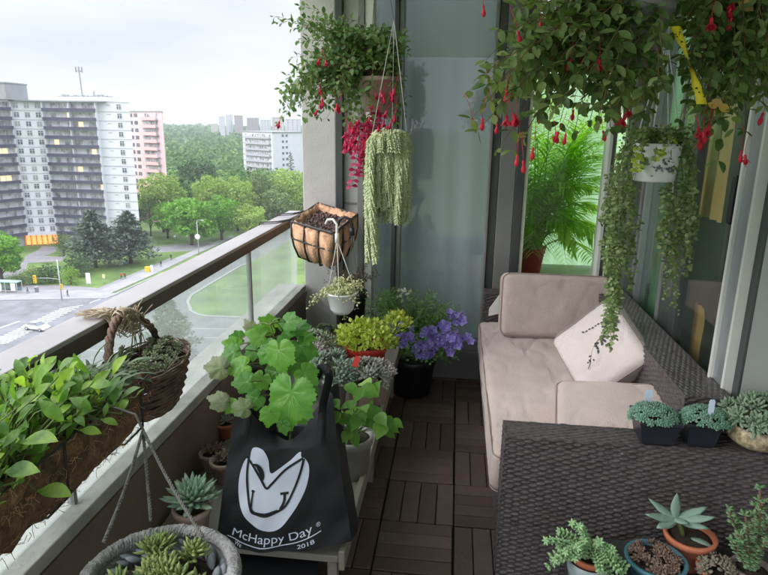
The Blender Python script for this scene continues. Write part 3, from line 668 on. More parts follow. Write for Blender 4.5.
# sheer curtain behind the wide pane
def sheer(name, col, tr=.5, rough=.9):
    m, t, p = _mat(name); L = t.links; p.inputs['Base Color'].default_value = tuple(col) + (1,); p.inputs['Roughness'].default_value = rough
    b = t.nodes.new('ShaderNodeBsdfTranslucent'); b.inputs[0].default_value = tuple(col) + (1,); x = t.nodes.new('ShaderNodeMixShader'); x.inputs[0].default_value = tr
    L.new(p.outputs[0], x.inputs[1]); L.new(b.outputs[0], x.inputs[2]); L.new(x.outputs[0], t.nodes['Material Output'].inputs[0]); return m
def curtain(name, a, b, z0, z1, m, label, pitch=.07, amp=.016, group=None):
    a, b = V(a), V(b); d = b - a; L = d.length; d.normalize(); nr = V((-d.y, d.x, 0)); n = int(L / pitch * 10); mb = MB()
    for k in range(7):
        z = z0 + (z1 - z0) * k / 6
        for i in range(n + 1):
            u = L * i / n; w = math.sin(u / pitch * 6.283 + 1.3 * noise.noise(V((u * 4, k * .15, 3)))) * amp * (1.1 - .35 * k / 6) + .02 * noise.noise(V((u * 3, k * .4, 1)))
            mb.v.append(a + d * u + nr * w + V((0, 0, z)))
    for k in range(6):
        for i in range(n): q = k * (n + 1) + i; mb.face((q, q + 1, q + n + 2, q + n + 1))
    return single(name, mb, m, label, 'curtain', a + V((0, 0, z0)), group)
curtain('curtain', (X(374), YE + .17, 0), (X(516), YE + .17, 0), .15, 2.5, sheer('curtain_sage', (.60, .62, .71), .25), 'blue grey curtain hanging in soft folds behind the wide end pane', .16, .007)
# rooms behind the glass
m_room = mat('room_wall', (.30, .32, .30), .9, .06, 2)
m_rooml = mat('room_wall_green', (.50, .68, .50), .9, .05, 2)
mb = MB()
mb.box((.33, YE + .15, .0), (.345, 5.6, 2.55)); mb.box((X(527) - .05, YE + .15, -.02), (2.2, 5.6, 0))
single('green_room_wall', mb, m_rooml, 'pale green side wall and floor of the plant room behind the clear pane', 'wall', (.35, 4, 0), smooth=False)
curtain('curtain', (.36, 5.45, 0), (2.15, 5.45, 0), .02, 2.5, sheer('backdrop_green', (.56, .74, .50), .8), 'translucent green backdrop sheet added to glow with sky light behind the palm', .12, .02)  # added sheet: passes sky light to make a bright green ground for the palm
mb = MB(); mb.box((-.75, YE + .5, 0), (.32, YE + .52, 2.5)); mb.box((1.05, YE + .3, 0), (4.2, YE + .34, 2.55)); mb.box((4.2, 2.25, 0), (4.24, YE + .34, 2.55)); mb.box((1.1, 2.25, -.012), (4.3, YE + .3, -.008)); mb.box((1.8, 2.3, 2.57), (4.3, YE + .3, 2.62))
mb.box((1.76, 2.21, 0), (4.2, 2.25, 2.55)); single('dark_room_wall', mb, m_room, 'grey inner wall of the dim room behind the sliding door', 'wall', (2, 2, 0), smooth=False)

# right side wall and sliding door
XW = .97
mb = MB(); mb.box((XW + .02, 2.051, 0), (XW + .66, 2.2, 2.555)); mb.box((1.60, YB, 0), (1.75, 2.049, 2.555)); single('side_wall', mb, m_wallg, 'plain light grey wall at the right edge beside the door', 'wall', (XW, 1.5, 0), smooth=False)
sdv = thing('sliding_door', 'sliding glass door with a pale aluminium frame behind the sofa', 'door', (XW, 2.9, 0))
def dr(y0, y1, x0, x1, m, nm='frame_bar', z0=.0, z1=2.55):
    mb = MB(); mb.box((XW + x0, y0, z0), (XW + x1, y1, z1)); o = part(nm, mb, m, sdv, False); bevel(o, .003, 2); return o
dr(2.052, 2.098, .012, .12, m_frd); dr(2.10, 2.205, -.012, .10, m_alu, 'jamb'); dr(2.094, 2.108, -.022, .09, m_frw); dr(2.198, 2.214, -.026, .09, m_frw)
dr(2.216, 2.27, .012, .06, m_frd, 'stile'); dr(2.72, 2.80, .014, .055, m_frd, 'stile'); dr(3.0, 3.035, .03, .09, m_frm, 'stile'); dr(3.40, 3.425, .028, .09, m_alu, 'stile'); dr(3.43, 3.465, .02, .1, m_frm, 'stile'); dr(3.74, 3.79, .01, .1, m_frm, 'stile')
dr(2.22, 3.74, .0, .1, m_frm, 'bottom_track', 0, .06); dr(2.22, 3.74, .0, .1, m_frm, 'head_track', 2.45, 2.55)
for y0, y1, x in ((2.27, 2.72, .033), (2.80, 3.0, .036), (3.035, 3.40, .06), (3.465, 3.74, .062)):
    mb = MB(); mb.box((XW + x, y0, .06), (XW + x + .006, y1, 2.45)); part('glass_pane', mb, gl_win, sdv, False)
h = onx(735, 200, XW - .01)
mb = MB(); mb.box((XW - .026, h.y - .014, h.z - .085), (XW + .02, h.y + .014, h.z + .085)); bevel(part('handle', mb, m_blk, sdv, False), .006, 3)
curtain('curtain', (XW + .10, 2.60, 0), (XW + .10, 2.94, 0), 1.24, 2.5, sheer('curtain_orange', (.85, .55, .20), .4), 'ochre cloth hanging inside the sliding door, the upper one', .09, .01)
curtain('curtain', (XW + .12, 2.66, 0), (XW + .12, 2.78, 0), .60, .86, sheer('curtain_orange2', (.6, .36, .10), .3), 'narrow ochre cloth strip low down inside the sliding door', .06, .006)
curtain('curtain', (XW + .12, 3.16, 0), (XW + .12, 3.75, 0), .1, 2.5, sheer('green_reflection', (.30, .58, .36), .4), 'dim green sheet standing in for the green reflection in the sliding door glass', .08, .014)  # green reflection in the glass, coloured onto a sheet behind the pane

# ------------------------------------------------------------------ sofa
m_wick = mat('wicker', (.062, .050, .053), 0.36, .35, 60, .1, 200, tint=(.090, .076, .080))
m_wickd = mat('wicker_gap', (.012, .010, .010), .9)
def weave(mb, o, u, v, nrm, lu, lv, pr=.0097, q=.026, A=.0052):
    """woven sheet: flat cane strands bulging over and under hidden stakes; strands run along u"""
    u, v, nrm = u.normalized(), v.normalized(), nrm.normalized(); nu = max(4, int(lu / .0044)); rows = int(round(lv / pr)); nv = rows * 5; n0 = len(mb.v)
    for j in range(nv + 1):
        y = lv * j / nv; r = min(rows - 1, int(j / 5)); f = (j / 5) % 1.0 if j < nv else 0.0; pf = max(0, 1 - (2 * f - 1) ** 2) ** .5 if j % 5 else 0
        for i in range(nu + 1):
            x = lu * i / nu; w = math.cos(math.pi * (x / q + r)) ; ww = max(-1, min(1, w * 2.6)); cell = noise.noise(V((int(x / q + .5) * 3.7, r * 5.3, 1))); hh = A * (.75 + .7 * cell) * pf * (.55 + .60 * ww) - A * .6 + .0016 * noise.noise(V((x * 14, y * 9, 7)))
            hh += .0006 * noise.noise(V((x * 40, y * 40, 3)))
            mb.v.append(o + u * x + v * y + nrm * hh)
    for j in range(nv):
        for i in range(nu): a = n0 + j * (nu + 1) + i; mb.face((a, a + 1, a + nu + 2, a + nu + 1))
SX0, SX1 = .20, .955
sf = thing('wicker_sofa', 'dark brown wicker loveseat with a pink beige seat cushion against the door', 'sofa', (.55, 2.9, 0))
XA, ZA = V((1, 0, 0)), V((0, 0, 1)); YA = V((0, 1, 0))
def armbox(y0, y1, z1, nm):
    mb = MB(); e = .004
    weave(mb, V((SX0, y0, .03)), XA, ZA, -YA, SX1 - SX0 + .3, z1 - .03)                   # front face, runs past the back rest
    weave(mb, V((SX0, y1, .03)), -YA, ZA, -XA, y1 - y0, z1 - .03)                    # left face
    weave(mb, V((SX0, y0, z1)), XA, YA, ZA, SX1 - SX0 + .3, y1 - y0, A=.003)
    mb.quad(V((SX0, y1, .03)), V((SX1, y1, .03)), V((SX1, y1, z1)), V((SX0, y1, z1))); mb.quad(V((SX1 + .3, y0, .03)), V((SX1 + .3, y1, .03)), V((SX1 + .3, y1, z1)), V((SX1 + .3, y0, z1)))
    part(nm, mb, m_wick, sf)
SX1s = SX1; SX1 = .665 + .0
# the near arm stops at the wall, so both arms end at x = 0.962
def arm(y0, y1, z1, XE=.962):
    mb = MB(); L = XE - SX0
    weave(mb, V((SX0, y0, .03)), XA, ZA, -YA, L, z1 - .03); weave(mb, V((SX0, y1, .03)), -YA, ZA, -XA, y1 - y0, z1 - .03)
    weave(mb, V((SX0, y0, z1)), XA, YA, ZA, L, y1 - y0, A=.003); weave(mb, V((XE, y1, .03)), -XA, ZA, YA, L, z1 - .03)
    mb.quad(V((XE, y0, .03)), V((XE, y1, .03)), V((XE, y1, z1)), V((XE, y0, z1))); return part('arm', mb, m_wick, sf)
ZARM = .60
arm(1.885, 2.01, ZARM, 1.24); arm(3.63, 3.755, .625)
mb = MB(); weave(mb, V((.80, 3.628, .15)), -YA, ZA, -XA, 1.615, .58); weave(mb, V((.80, 3.628, .73)), -YA, XA, ZA, 1.615, .155, A=.003); weave(mb, V((.80, 2.012, .60)), XA, ZA, -YA, .155, .13)
mb.quad(V((.956, 2.012, .1)), V((.956, 3.628, .1)), V((.956, 3.628, .73)), V((.956, 2.012, .73))); part('backrest', mb, m_wick, sf)
mb = MB(); weave(mb, V((.215, 3.628, .04)), -YA, ZA, -XA, 1.615, .25); mb.box((.22, 2.012, .06), (.79, 3.628, .288)); part('seat_frame', mb, m_wick, sf)
mb = MB(); 
for x in (.24, .92):
    for y in (1.92, 3.71): mb = MB(); mb.lathe([(.02, .001), (.022, .028)], (x, y, 0), 10); part('leg', mb, m_blk, sf)
m_cush = mat('cushion_pink_beige', (.62, .495, .47), 0.95, .07, 9, .5, 260, sheen=.3)
m_pipe = mat('piping_dark', (.36, .28, .26), .8)
def cushion(mb, sx, sy, sz, M, seed=0, puff=.5, wr=.006, res=34, sh=.0, round_=.028):
    """box cushion, local size sx,sy,sz centred on the origin, placed by M"""
    def surf(u, v, axis, sgn):
        c = [0, 0, 0]; c[axis] = sgn; c[(axis + 1) % 3] = u; c[(axis + 2) % 3] = v; h = (sx / 2, sy / 2, sz / 2)
        p = V((c[0] * h[0], c[1] * h[1], c[2] * h[2])); q = V(tuple(max(-(h[i] - round_), min(h[i] - round_, p[i])) for i in range(3))); d = p - q
        if d.length > 1e-9: p = q + d.normalized() * round_
        ed = (1 - (p.x / h[0]) ** 2) * (1 - (p.y / h[1]) ** 2); 
        p.z *= 1 + puff * max(0, ed) ** .6 * .6
        k = 1 + .35 * sh * (1 - (p.z / h[2]) ** 2) ; p.x *= k; p.y *= k
        n_ = noise.noise(p * 7 + V((seed, 0, 0))); fold = abs(noise.noise(V((p.x * 5 + p.y * 2, p.y * 5 - p.x * 2, seed * 3.1)))); f2 = abs(noise.noise(V((p.x * 8 - p.y * 3, p.y * 4 + p.x * 4, seed * 1.7 + p.z * 6)))); p.z -= (1 if p.z > 0 else -1) * wr * .8 * max(0, 1 - f2 / .10) ** 2; p.z += (1 if p.z > 0 else -1) * (wr * n_ + wr * 1.4 * (.5 - fold) * max(0, ed)) 
        p.x += wr * .5 * noise.noise(p * 9 + V((0, seed, 5))); p.y += wr * .5 * noise.noise(p * 9 + V((3, seed, 0))); return M @ p
    for axis in range(3):
        for sgn in (-1, 1):
            n0 = len(mb.v)
            for j in range(res + 1):
                for i in range(res + 1): 
                    a, b = (-1 + 2 * i / res), (-1 + 2 * j / res); a = math.sin(a * math.pi / 2) * .35 + a * .65; b = math.sin(b * math.pi / 2) * .35 + b * .65
                    mb.v.append(surf(a, b, axis, sgn))
            for j in range(res):
                for i in range(res): q = n0 + j * (res + 1) + i; mb.face((q, q + 1, q + res + 2, q + res + 1) if sgn > 0 else (q, q + res + 1, q + res + 2, q + 1))
def piping(mb, sx, sy, sz, M, top, r=.0032, rd=.03, lift=.0):
    hx, hy = sx / 2 + lift, sy / 2 + lift; z = (sz / 2 - .012) * top; pts = []
    for cx_, cy_, a0 in ((hx - rd, hy - rd, 0), (-hx + rd, hy - rd, 90), (-hx + rd, -hy + rd, 180), (hx - rd, -hy + rd, 270)):
        for k in range(6): a = math.radians(a0 + 18 * k); pts.append(M @ V((cx_ + rd * math.cos(a), cy_ + rd * math.sin(a), z)))
    pts.append(pts[0].copy()); mb.tube(pts, r, 6, cap=False)
def TR(loc, rot=(0, 0, 0)): return Matrix.Translation(V(loc)) @ Matrix.Rotation(math.radians(rot[2]), 4, 'Z') @ Matrix.Rotation(math.radians(rot[1]), 4, 'Y') @ Matrix.Rotation(math.radians(rot[0]), 4, 'X')
def weld(o):
    w = o.modifiers.new('weld', 'WELD'); w.merge_threshold = .0004; return o
M_ = TR((.485, 2.82, .372)); mb = MB(); cushion(mb, .625, 1.60, .165, M_, 1, .22, .011, 60, round_=.035); sc_ = weld(part('seat_cushion', mb, m_cush, sf))
mb = MB(); piping(mb, .625, 1.60, .165, M_, 1, .0028, .04, -.002); piping(mb, .625, 1.60, .165, M_, -1, .0028, .04, -.002); part('piping', mb, m_pipe, sc_)
# loose cushions
def loose(nm, size, M_, label, seed, m=None, puff=.4, wr=.007, sh=0, round_=.04):
    c = M_ @ V((0, 0, 0)); t = thing(nm, label, 'cushion', c); mb = MB(); cushion(mb, *size, M_, seed, puff, wr, 40, sh, round_); weld(part('cover', mb, m or m_cush, t))
    mb = MB(); piping(mb, size[0], size[1], size[2], M_, 1, .0026, round_ + .008, -.003); piping(mb, size[0], size[1], size[2], M_, -1, .0026, round_ + .008, -.003); part('piping', mb, m_pipe, t); return t
loose('back_cushion', (.60, .36, .15), TR((.575, 3.40, .630), (76, 0, 0)), 'pink beige back cushion standing against the far arm of the sofa', 5)
loose('back_cushion', (.42, .40, .15), TR((.63, 2.215, .52), (5, -5, -9)), 'pink beige cushion lying flat on the seat behind the near arm', 9, puff=.25)
m_pill = mat('pillow_fabric', (.72, .64, .64), .95, .05, 9, .5, 260, sheen=.3)
THROW = TR((.655, 2.70, .655), (0, 0, 0))
# pillow leans on the backrest, one corner down: face normal towards the camera and up
nP = V((-.62, -.62, .40)).normalized(); uP = V((.0, 0, 1)); uP = (uP - nP * uP.dot(nP)).normalized(); rP = uP.cross(nP); rot_ = math.radians(38)
e1 = (uP * math.cos(rot_) + rP * math.sin(rot_)).normalized(); e2 = nP.cross(e1)
PM = Matrix.Translation(V((.68, 2.655, .645))) @ Matrix((e1, e2, nP)).transposed().to_4x4()
tp = loose('throw_pillow', (.345, .345, .12), PM, 'pale square pillow with a dark sprig print leaning on its corner', 12, m_pill, .55, .007, round_=.035)
mb = MB()
# sprig print on the pillow: a hanging stem with leaves
def onp(a, b): 
    z = .06 * (1 + .55 * .6 * max(0, (1 - (a / .17) ** 2) * (1 - (b / .17) ** 2)) ** .6) + .006
    return PM @ V((a, b, z))
E2 = lambda a, b: (a * math.cos(rot_) - b * math.sin(rot_), a * math.sin(rot_) + b * math.cos(rot_))   # a up, b right in the pillow's own plane
def pl(up, rt): 
    w = uP * up + rP * rt; return onp(w.dot(e1), w.dot(e2))
stem = [pl(.16 - i * .026, .035 + .012 * math.sin(i * .8) - i * .004) for i in range(11)]
mb.tube(stem, .0012, 4)
for i in range(46):
    t_ = (i / 46) ** 1.3; up = .165 - t_ * .24; sz = .017 * (1 - t_ * .6); c0 = pl(up, .035 - t_ * .03 + ru(-.03, .03) * (1 - t_ * .8)); mb.leaf(c0, (rP * ru(-1, 1) - uP * ru(.1, 1)), nP, sz * 1.5, sz * .9, (0, .9, 1, 0), 0, 0)
for i in range(9): mb.leaf(pl(.14 - i * .011, .02 - i * .011), (rP * -1 - uP * .6 + rvec() * .4), nP, .014, .007, (0, 1, .8, 0), 0, 0)
part('sprig_print', mb, mat('print_ink', (.06, .06, .07), .9), tp)
# white paper tucked behind the far cushion
mb = MB(); P_ = [ony(x, y, 3.52) for x, y in ((488.5, 316), (489, 309), (500, 294), (503, 294), (503, 313))]
n0 = len(mb.v); mb.v += P_ + [p + V((0, .006, 0)) for p in P_]; mb.face(tuple(range(5))); mb.face(tuple(range(5, 10))[::-1])
for i in range(5): j = (i + 1) % 5; mb.face((i, j, 5 + j, 5 + i))
single('folded_cloth', mb, m_wh, 'white folded cloth corner between the far arm and cushion', 'cloth', P_[0], smooth=False)
# ================================================================== PLANTS AND POTS
m_soil = mat('soil', (.035, .024, .018), .95, .5, 40, .8, 60)
m_terra = mat('terracotta', (.52, .17, .09), .75, .12, 14, .1, 60)
m_pale = mat('clay_pale', (.46, .33, .29), .8, .15, 12, .15, 50)
m_redp = mat('red_plastic', (.55, .045, .03), .35, .08, 6)
m_greyp = mat('grey_plastic_pot', (.20, .19, .185), .55, .08, 6)
m_stem = mat('green_stem', (.12, .17, .05), .6, .2, 20)
m_stemb = mat('brown_stem', (.16, .09, .05), .7, .2, 20)
m_cord = mat('white_cord', (.75, .75, .73), .7, .05, 20)
m_wire = mat('black_wire', (.02, .018, .016), .5, .2, 10)
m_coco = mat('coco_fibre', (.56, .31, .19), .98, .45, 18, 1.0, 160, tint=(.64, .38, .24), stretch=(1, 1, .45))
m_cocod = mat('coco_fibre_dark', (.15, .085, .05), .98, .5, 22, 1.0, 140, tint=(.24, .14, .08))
LF = lambda *a, **k: leafm(*a, **k)
l_salad = LF('leaf_salad', [(.05, .13, .03), (.16, .32, .05), (.36, .54, .10), (.09, .20, .06), (.22, .36, .13)], .42, .4)
l_sage = LF('leaf_grey_green', [(.07, .12, .06), (.14, .20, .11), (.20, .27, .16)], .6, .2)
l_cuke = LF('leaf_vine', [(.06, .19, .03), (.10, .28, .05), (.20, .42, .06)], .48, .35)
l_wilt = LF('leaf_wilted', [(.13, .20, .08), (.22, .26, .15), (.26, .27, .2)], .7, .2)
l_fuch = LF('leaf_fuchsia', [(.055, .12, .045), (.10, .19, .07), (.17, .27, .11), (.28, .35, .19)], .45, .35)
l_fuchd = LF('leaf_fuchsia_dark', [(.05, .10, .035), (.11, .18, .06), (.17, .25, .09), (.30, .36, .17)], .42, .4)
l_vine = LF('leaf_trailing', [(.08, .14, .045), (.15, .23, .08), (.26, .34, .16), (.38, .42, .26)], .5, .25)
l_lime = LF('leaf_lime_sedum', [(.32, .42, .06), (.50, .58, .10), (.66, .70, .22)], .5, .25)
l_dusty = LF('leaf_dusty', [(.20, .24, .20), (.32, .34, .29), (.44, .42, .38)], .7, .05)
l_tail = LF('leaf_donkey_tail', [(.44, .52, .28), (.60, .66, .42), (.74, .76, .54)], .6, .1)
l_blue = LF('leaf_blue_green', [(.10, .22, .16), (.17, .32, .24), (.24, .38, .29)], .65, .05)
l_ros = LF('leaf_rosette', [(.20, .32, .22), (.30, .44, .31), (.40, .52, .38)], .55, .08)
l_jade = LF('leaf_jade', [(.10, .20, .09), (.17, .29, .14), (.22, .34, .2)], .5, .1)
l_sedy = LF('leaf_basket_succulent', [(.14, .21, .07), (.26, .33, .11), (.40, .44, .17)], .5, .12)
l_brown = LF('leaf_dry', [(.10, .06, .04), (.20, .13, .10), (.30, .22, .18)], .9, .1)
l_fern = LF('leaf_fine_green', [(.09, .20, .06), (.16, .31, .10), (.24, .40, .16)], .6, .2)
l_palm = LF('leaf_palm', [(.16, .34, .04), (.34, .56, .08), (.58, .74, .20)], .4, .5)
l_mage = LF('leaf_magenta', [(.30, .01, .08), (.50, .03, .14), (.60, .08, .22)], .5, .25)
l_white = LF('petal_white', [(.7, .72, .74), (.8, .82, .84)], .6, .3)
UP = V((0, 0, 1))

def pot(t, c, rt, rb, h, m, k=28, rim=.006, soil=True, nm='pot', wob=0, tilt=None, fill=.014):
    """round pot standing on c"""
    M = tilt
    mb = MB(); w = .05 * rt + .0025
    mb.lathe([(rb, 0), (rb + (rt - rb) * .8, h * .8), (rb + (rt - rb) * .8 + rim, h * .81), (rt + rim, h - .002), (rt + rim * .6, h), (rt - w, h), (rt - w - .002, h - fill * 1.6), (.001, h - fill * 1.7)], c, k, M=M, wob=wob)
    o = part(nm, mb, m, t)
    if soil:
        s = MB(); s.lathe([(.001, h - fill + .004), (rt * .4, h - fill + .005), (rt * .7, h - fill), (rt - w - .001, h - fill - .002)], c, k, M=M, wob=.03); part('soil', s, m_soil, t)
    return o
def rosette(mb, c, n, L, Wd, T, ax_=UP, e0=82, e1=8, thick=True, prof=None):
    ax_ = ax_.normalized(); a0 = ax_.orthogonal().normalized(); b0 = ax_.cross(a0); ph = ru(0, 6)
    for i in range(n):
        f = (i + .5) / n; a = i * 2.39996 + ph; e = math.radians(e0 + (e1 - e0) * f ** .7); r = a0 * math.cos(a) + b0 * math.sin(a)
        d = r * math.cos(e) + ax_ * math.sin(e); up = ax_ * math.cos(e) - r * math.sin(e); l = L * (.4 + .6 * f ** .6) * ru(.9, 1.08); p = c + r * (.06 * L) - ax_ * (L * .22 * f)
        if thick: mb.fat(p, d, up, l, Wd * (.55 + .45 * f), T, prof or (.35, .7, 1, .8, 0), -.35)
        else: mb.leaf(p, d, up, l, Wd, prof or OV, -.2, .2)
def mound(mb, c, rx, ry, rz, n, L, Wd, up=.5, thick=0, lo=-.2, shell=.55, prof=OV, curl=.3, ros=0):
    c = V(c)
    for _ in range(n):
        while 1:
            v = rvec()
            if v.z > lo: break
        q = ru(shell, 1.0); p = c + V((v.x * rx * q, v.y * ry * q, v.z * rz * q)); d = (v * (1 - up) + UP * up + rvec() * .55).normalized(); nr = (UP * .7 + v * .3 + rvec() * .5).normalized(); s = ru(.7, 1.2)
        if ros: rosette(mb, p, ros, L * s, Wd * s, thick or .002, (v + UP * .5 + rvec() * .3), thick=bool(thick))
        elif thick: mb.fat(p, d, nr, L * s, Wd * s, thick * s, (.5, 1, .9, 0), .1, 5)
        else: mb.leaf(p, d, nr, L * s, Wd * s, prof, curl * ru(.3, 1.6), .25)
def bez(a, b, c, n):
    return [(a * (1 - t) ** 2 + b * (2 * t * (1 - t)) + c * t * t) for t in [i / n for i in range(n + 1)]]
def spray(sm, lm, a, c, lift, L, Wd, step, r=.0016, start=.12, side=.5, droop=.35, prof=OV, jit=.3):
    """leafy shoot from a to c, arching by lift, opposite leaves along it"""
    m = a.lerp(c, .45) + UP * lift + rvec() * .01; n = max(5, int((c - a).length / step * 1.25)); P_ = bez(a, m, c, n)
    for i in range(1, n): P_[i] += rvec() * step * .12
    sm.tube(P_, [r * (1 - .6 * i / n) for i in range(n + 1)], 4, cap=False); ph = ru(0, 3)
    for i in range(n + 1):
        t = i / n
        if t < start: continue
        d = (P_[min(i + 1, n)] - P_[max(0, i - 1)]).normalized(); s = d.orthogonal().normalized(); s.rotate(Matrix.Rotation(ph + i * 1.57, 3, d)); 
        for q in (-1, 1):
            ld = (s * q * .9 + d * side - UP * droop * ru(0, 1.2) + rvec() * jit).normalized(); nr = (UP + rvec() * .5 + V((-.2, -.5, 0))).normalized(); k = ru(.65, 1.15) * (1 - .3 * t)
            lm.leaf(P_[i] + ld * .003, ld, nr, L * k, Wd * k, prof, ru(-.1, .7), ru(.1, .4))
    return P_
# ---- fuchsia blossom, hanging from its own origin, 44 mm long
def blossom_mesh(nm, c1, c2, s=1):
    mb = MB(); mb.tube([V((.012, .006, .05)), V((.006, .002, .03)), V((0, 0, .0)), V((.002, 0, -.006)), V((0, 0, -.012))], .0008 * s, 5)
    mb.lathe([(.0012, -.010), (.0045, -.014), (.0052, -.020), (.0042, -.026), (.0075, -.030)], (0, 0, 0), 10)
    for i in range(4):
        a = i * 1.571 + .3; r = V((math.cos(a), math.sin(a), 0)); mb.leaf(V((0, 0, -.027)) + r * .005, (r * .55 - UP).normalized(), (r + UP * .6), .019, .011, (.6, 1, .8, 0), -.5, .3)
    for i in range(5):
        a = i * 1.257; r = V((math.cos(a), math.sin(a), 0)); mb.leaf(V((0, 0, -.028)) + r * .002, (r * .3 - UP).normalized(), r, .015, .011, (.5, 1, .9, .3), .2, -.2, mi=1)
    for i in range(4): a = i * 1.6; mb.tube([V((0, 0, -.03)), V((math.cos(a) * .003, math.sin(a) * .003, -.05))], .0005, 3, 1)
    mb.v = [v * s for v in mb.v]; return mesh(mb, nm, [c1, c2])
def pm(nm, c, tr=.25):
    return LF(nm, [tuple(x * .8 for x in c), c, tuple(min(1, x * 1.15) for x in c)], .4, tr)
bl_red = blossom_mesh('blossom_red', pm('petal_red', (.66, .03, .07)), pm('petal_crimson', (.50, .01, .06)))
bl_mag = blossom_mesh('blossom_magenta', pm('petal_magenta', (.62, .02, .10)), pm('petal_purple', (.35, .012, .10)))
def bud_mesh():
    mb = MB(); mb.tube([V((.01, -.006, .05)), V((.004, 0, .028)), V((0, 0, 0)), V((0, 0, -.02))], .0007, 5); mb.lathe([(.001, -.018), (.0038, -.022), (.0030, -.030), (.0065, -.040), (.0055, -.047), (.0005, -.053)], (0, 0, 0), 9); return mesh(mb, 'flower_bud', MATS['petal_red'])
bl_bud = bud_mesh()

# ============ hanging fuchsia, upper left
T = thing('hanging_fuchsia', 'hanging fuchsia with small grey green leaves and magenta flowers beside the column', 'hanging plant', at(378, 100, 2.8))
c = at(380, 112, 2.8); mb = MB(); mb.lathe([(.07, -.0), (.10, .13), (.106, .131), (.106, .15), (.095, .15), (.09, .13), (.001, .125)], c, 26); part('pot', mb, mat('pot_dusky_pink', (.36, .25, .24), .6), T)
mb = MB(); hk = at(379, -70, 2.8)
for px, py in ((355, 40), (398, 45), (372, 30)): mb.tube([hk, at(px, py, 2.8 + (.1 if px == 372 else 0))], .0016, 5)
part('hanger', mb, m_frm, T)
sm, lm = MB(), MB(); a0 = c + UP * .15
for k in range(235):
    q = rnd()
    if q < .70: tx, ty = ru(325, 408), ru(25, 130); D = ru(2.6, 3.05)
    elif q < .86: tx, ty = ru(292, 350), ru(15, 95); D = ru(2.65, 3.0)
    else: tx, ty = ru(280, 330), ru(75, 118); D = ru(2.65, 2.95)
    if (tx - 372) ** 2 / 48 ** 2 + (ty - 75) ** 2 / 62 ** 2 > 1 and q < .70: continue
    tip = at(tx, ty, D); a = a0 + V((ru(-.07, .07), ru(-.07, .07), 0)); spray(sm, lm, a, tip, ru(.05, .16) + (.08 if ty > 70 else 0), .042, .026, .027, start=.2)
for tx, ty, D in ((277, 22, 2.8), (274, 17, 2.85), (300, 6, 2.8), (281, 108, 2.75), (283, 116, 2.8), (278, 122, 2.8), (293, 100, 2.7), (288, 112, 2.75), (313, 108, 2.8), (327, 118, 2.8), (300, 20, 2.7), (292, 28, 2.8)):
    spray(sm, lm, a0 + rvec() * .04, at(tx, ty, D), .14, .038, .022, .032, start=.35)
part('stems', sm, m_stemb, T); part('foliage', lm, l_fuch, T)
for px, py in ((280, 123), (320, 90), (322, 100), (318, 112), (323, 104), (320, 60), (325, 62), (337, 105), (340, 108), (380, 92), (385, 94), (390, 93), (384, 98), (392, 97), (375, 95), (395, 90), (372, 105), (380, 108), (388, 112), (395, 116), (370, 118), (384, 122), (378, 128), (392, 124), (366, 128), (360, 122), (348, 126), (352, 128), (358, 130), (346, 134), (350, 140), (356, 138), (362, 140), (367, 136), (345, 142), (349, 146), (358, 146), (363, 150), (366, 143)):
    inst('flower', bl_mag, T, at(px, py - 4, 2.60 + ru(-.05, .08)), (ru(-.4, .4), ru(-.4, .4), ru(0, 6)), ru(.85, 1.15))
# ============ magenta trailing strands
T = thing('trailing_plant', 'magenta leaved strands trailing below the left fuchsia', 'hanging plant', at(358, 118, 2.82)); sm, lm = MB(), MB()
for a, b, c_ in (((362, 112), (358, 150), (352, 186)), ((366, 115), (364, 150), (362, 176)), ((356, 118), (350, 135), (348, 152)), ((370, 118), (367, 140), (364, 160)), ((375, 108), (378, 120), (372, 140))):
    P_ = bez(at(*a, 2.82), at(*b, 2.84), at(*c_, 2.86), 13); sm.tube(P_, .0012, 4)
    for i, p in enumerate(P_):
        if i > 1:
            for q in (-1, 1): lm.leaf(p, (V((q, ru(-.5, .5), -.2)) + rvec() * .3), V((0, -1, .6)), .032, .02, OV, .5, .3)
part('stems', sm, m_stemb, T); part('foliage', lm, l_mage, T)
# ============ donkey tail
T = thing('donkey_tail', 'pale green donkey tail succulent with long plaited strands in a hanging pot', 'hanging plant', at(390, 130, 2.62))
c = at(390, 148, 2.62); mb = MB(); mb.lathe([(.045, 0.01), (.06, .06), (.064, .065), (.06, .065), (.001, .055)], c, 22); part('pot', mb, m_pale, T)
mb = MB(); hk = at(394, 20, 2.62)
for px, D in ((372, 2.6), (407, 2.6), (392, 2.72)): mb.tube([hk, at(px, 134, D)], .0014, 5)
part('hanger', mb, m_cord, T)
lm, sm = MB(), MB()
def tail(top, tip, s=1.0, out=.03):
    cc = (top - c); cc.z = 0; o = cc.normalized() * out if cc.length > 1e-4 else V((0, 0, 0)); mid = top.lerp(tip, .3) + o + UP * .02; n = max(6, int((tip - top).length / .0062)); P_ = bez(top, mid, tip, n); sm.tube(P_, .0018, 4)
    for i, p in enumerate(P_):
        d = (P_[min(i + 1, n)] - P_[max(0, i - 1)]).normalized(); e = d.orthogonal().normalized()
        for q in range(5):
            w = e.copy(); w.rotate(Matrix.Rotation(i * 1.1 + q * 1.257, 3, d)); dd = (w * .85 + d * .75 + rvec() * .15).normalized(); lm.fat(p, dd, w.cross(d), .021 * s * ru(.85, 1.15), .0085 * s, .0075 * s, (.6, 1, .8, 0), .2, 4)
for k in range(68):
    px = ru(367, 411); D = ru(2.54, 2.70); L_ = (.50 + ru(-.02, .03) if px < 379 and k % 2 else ru(.2, .36) if px < 398 else ru(.16, .38))
    top = at(px * .7 + 389 * .3, 136 + ru(-3, 5), D * .6 + 2.62 * .4); tip = at(px, 138, D); tip = tip - UP * L_; tail(top, tip)
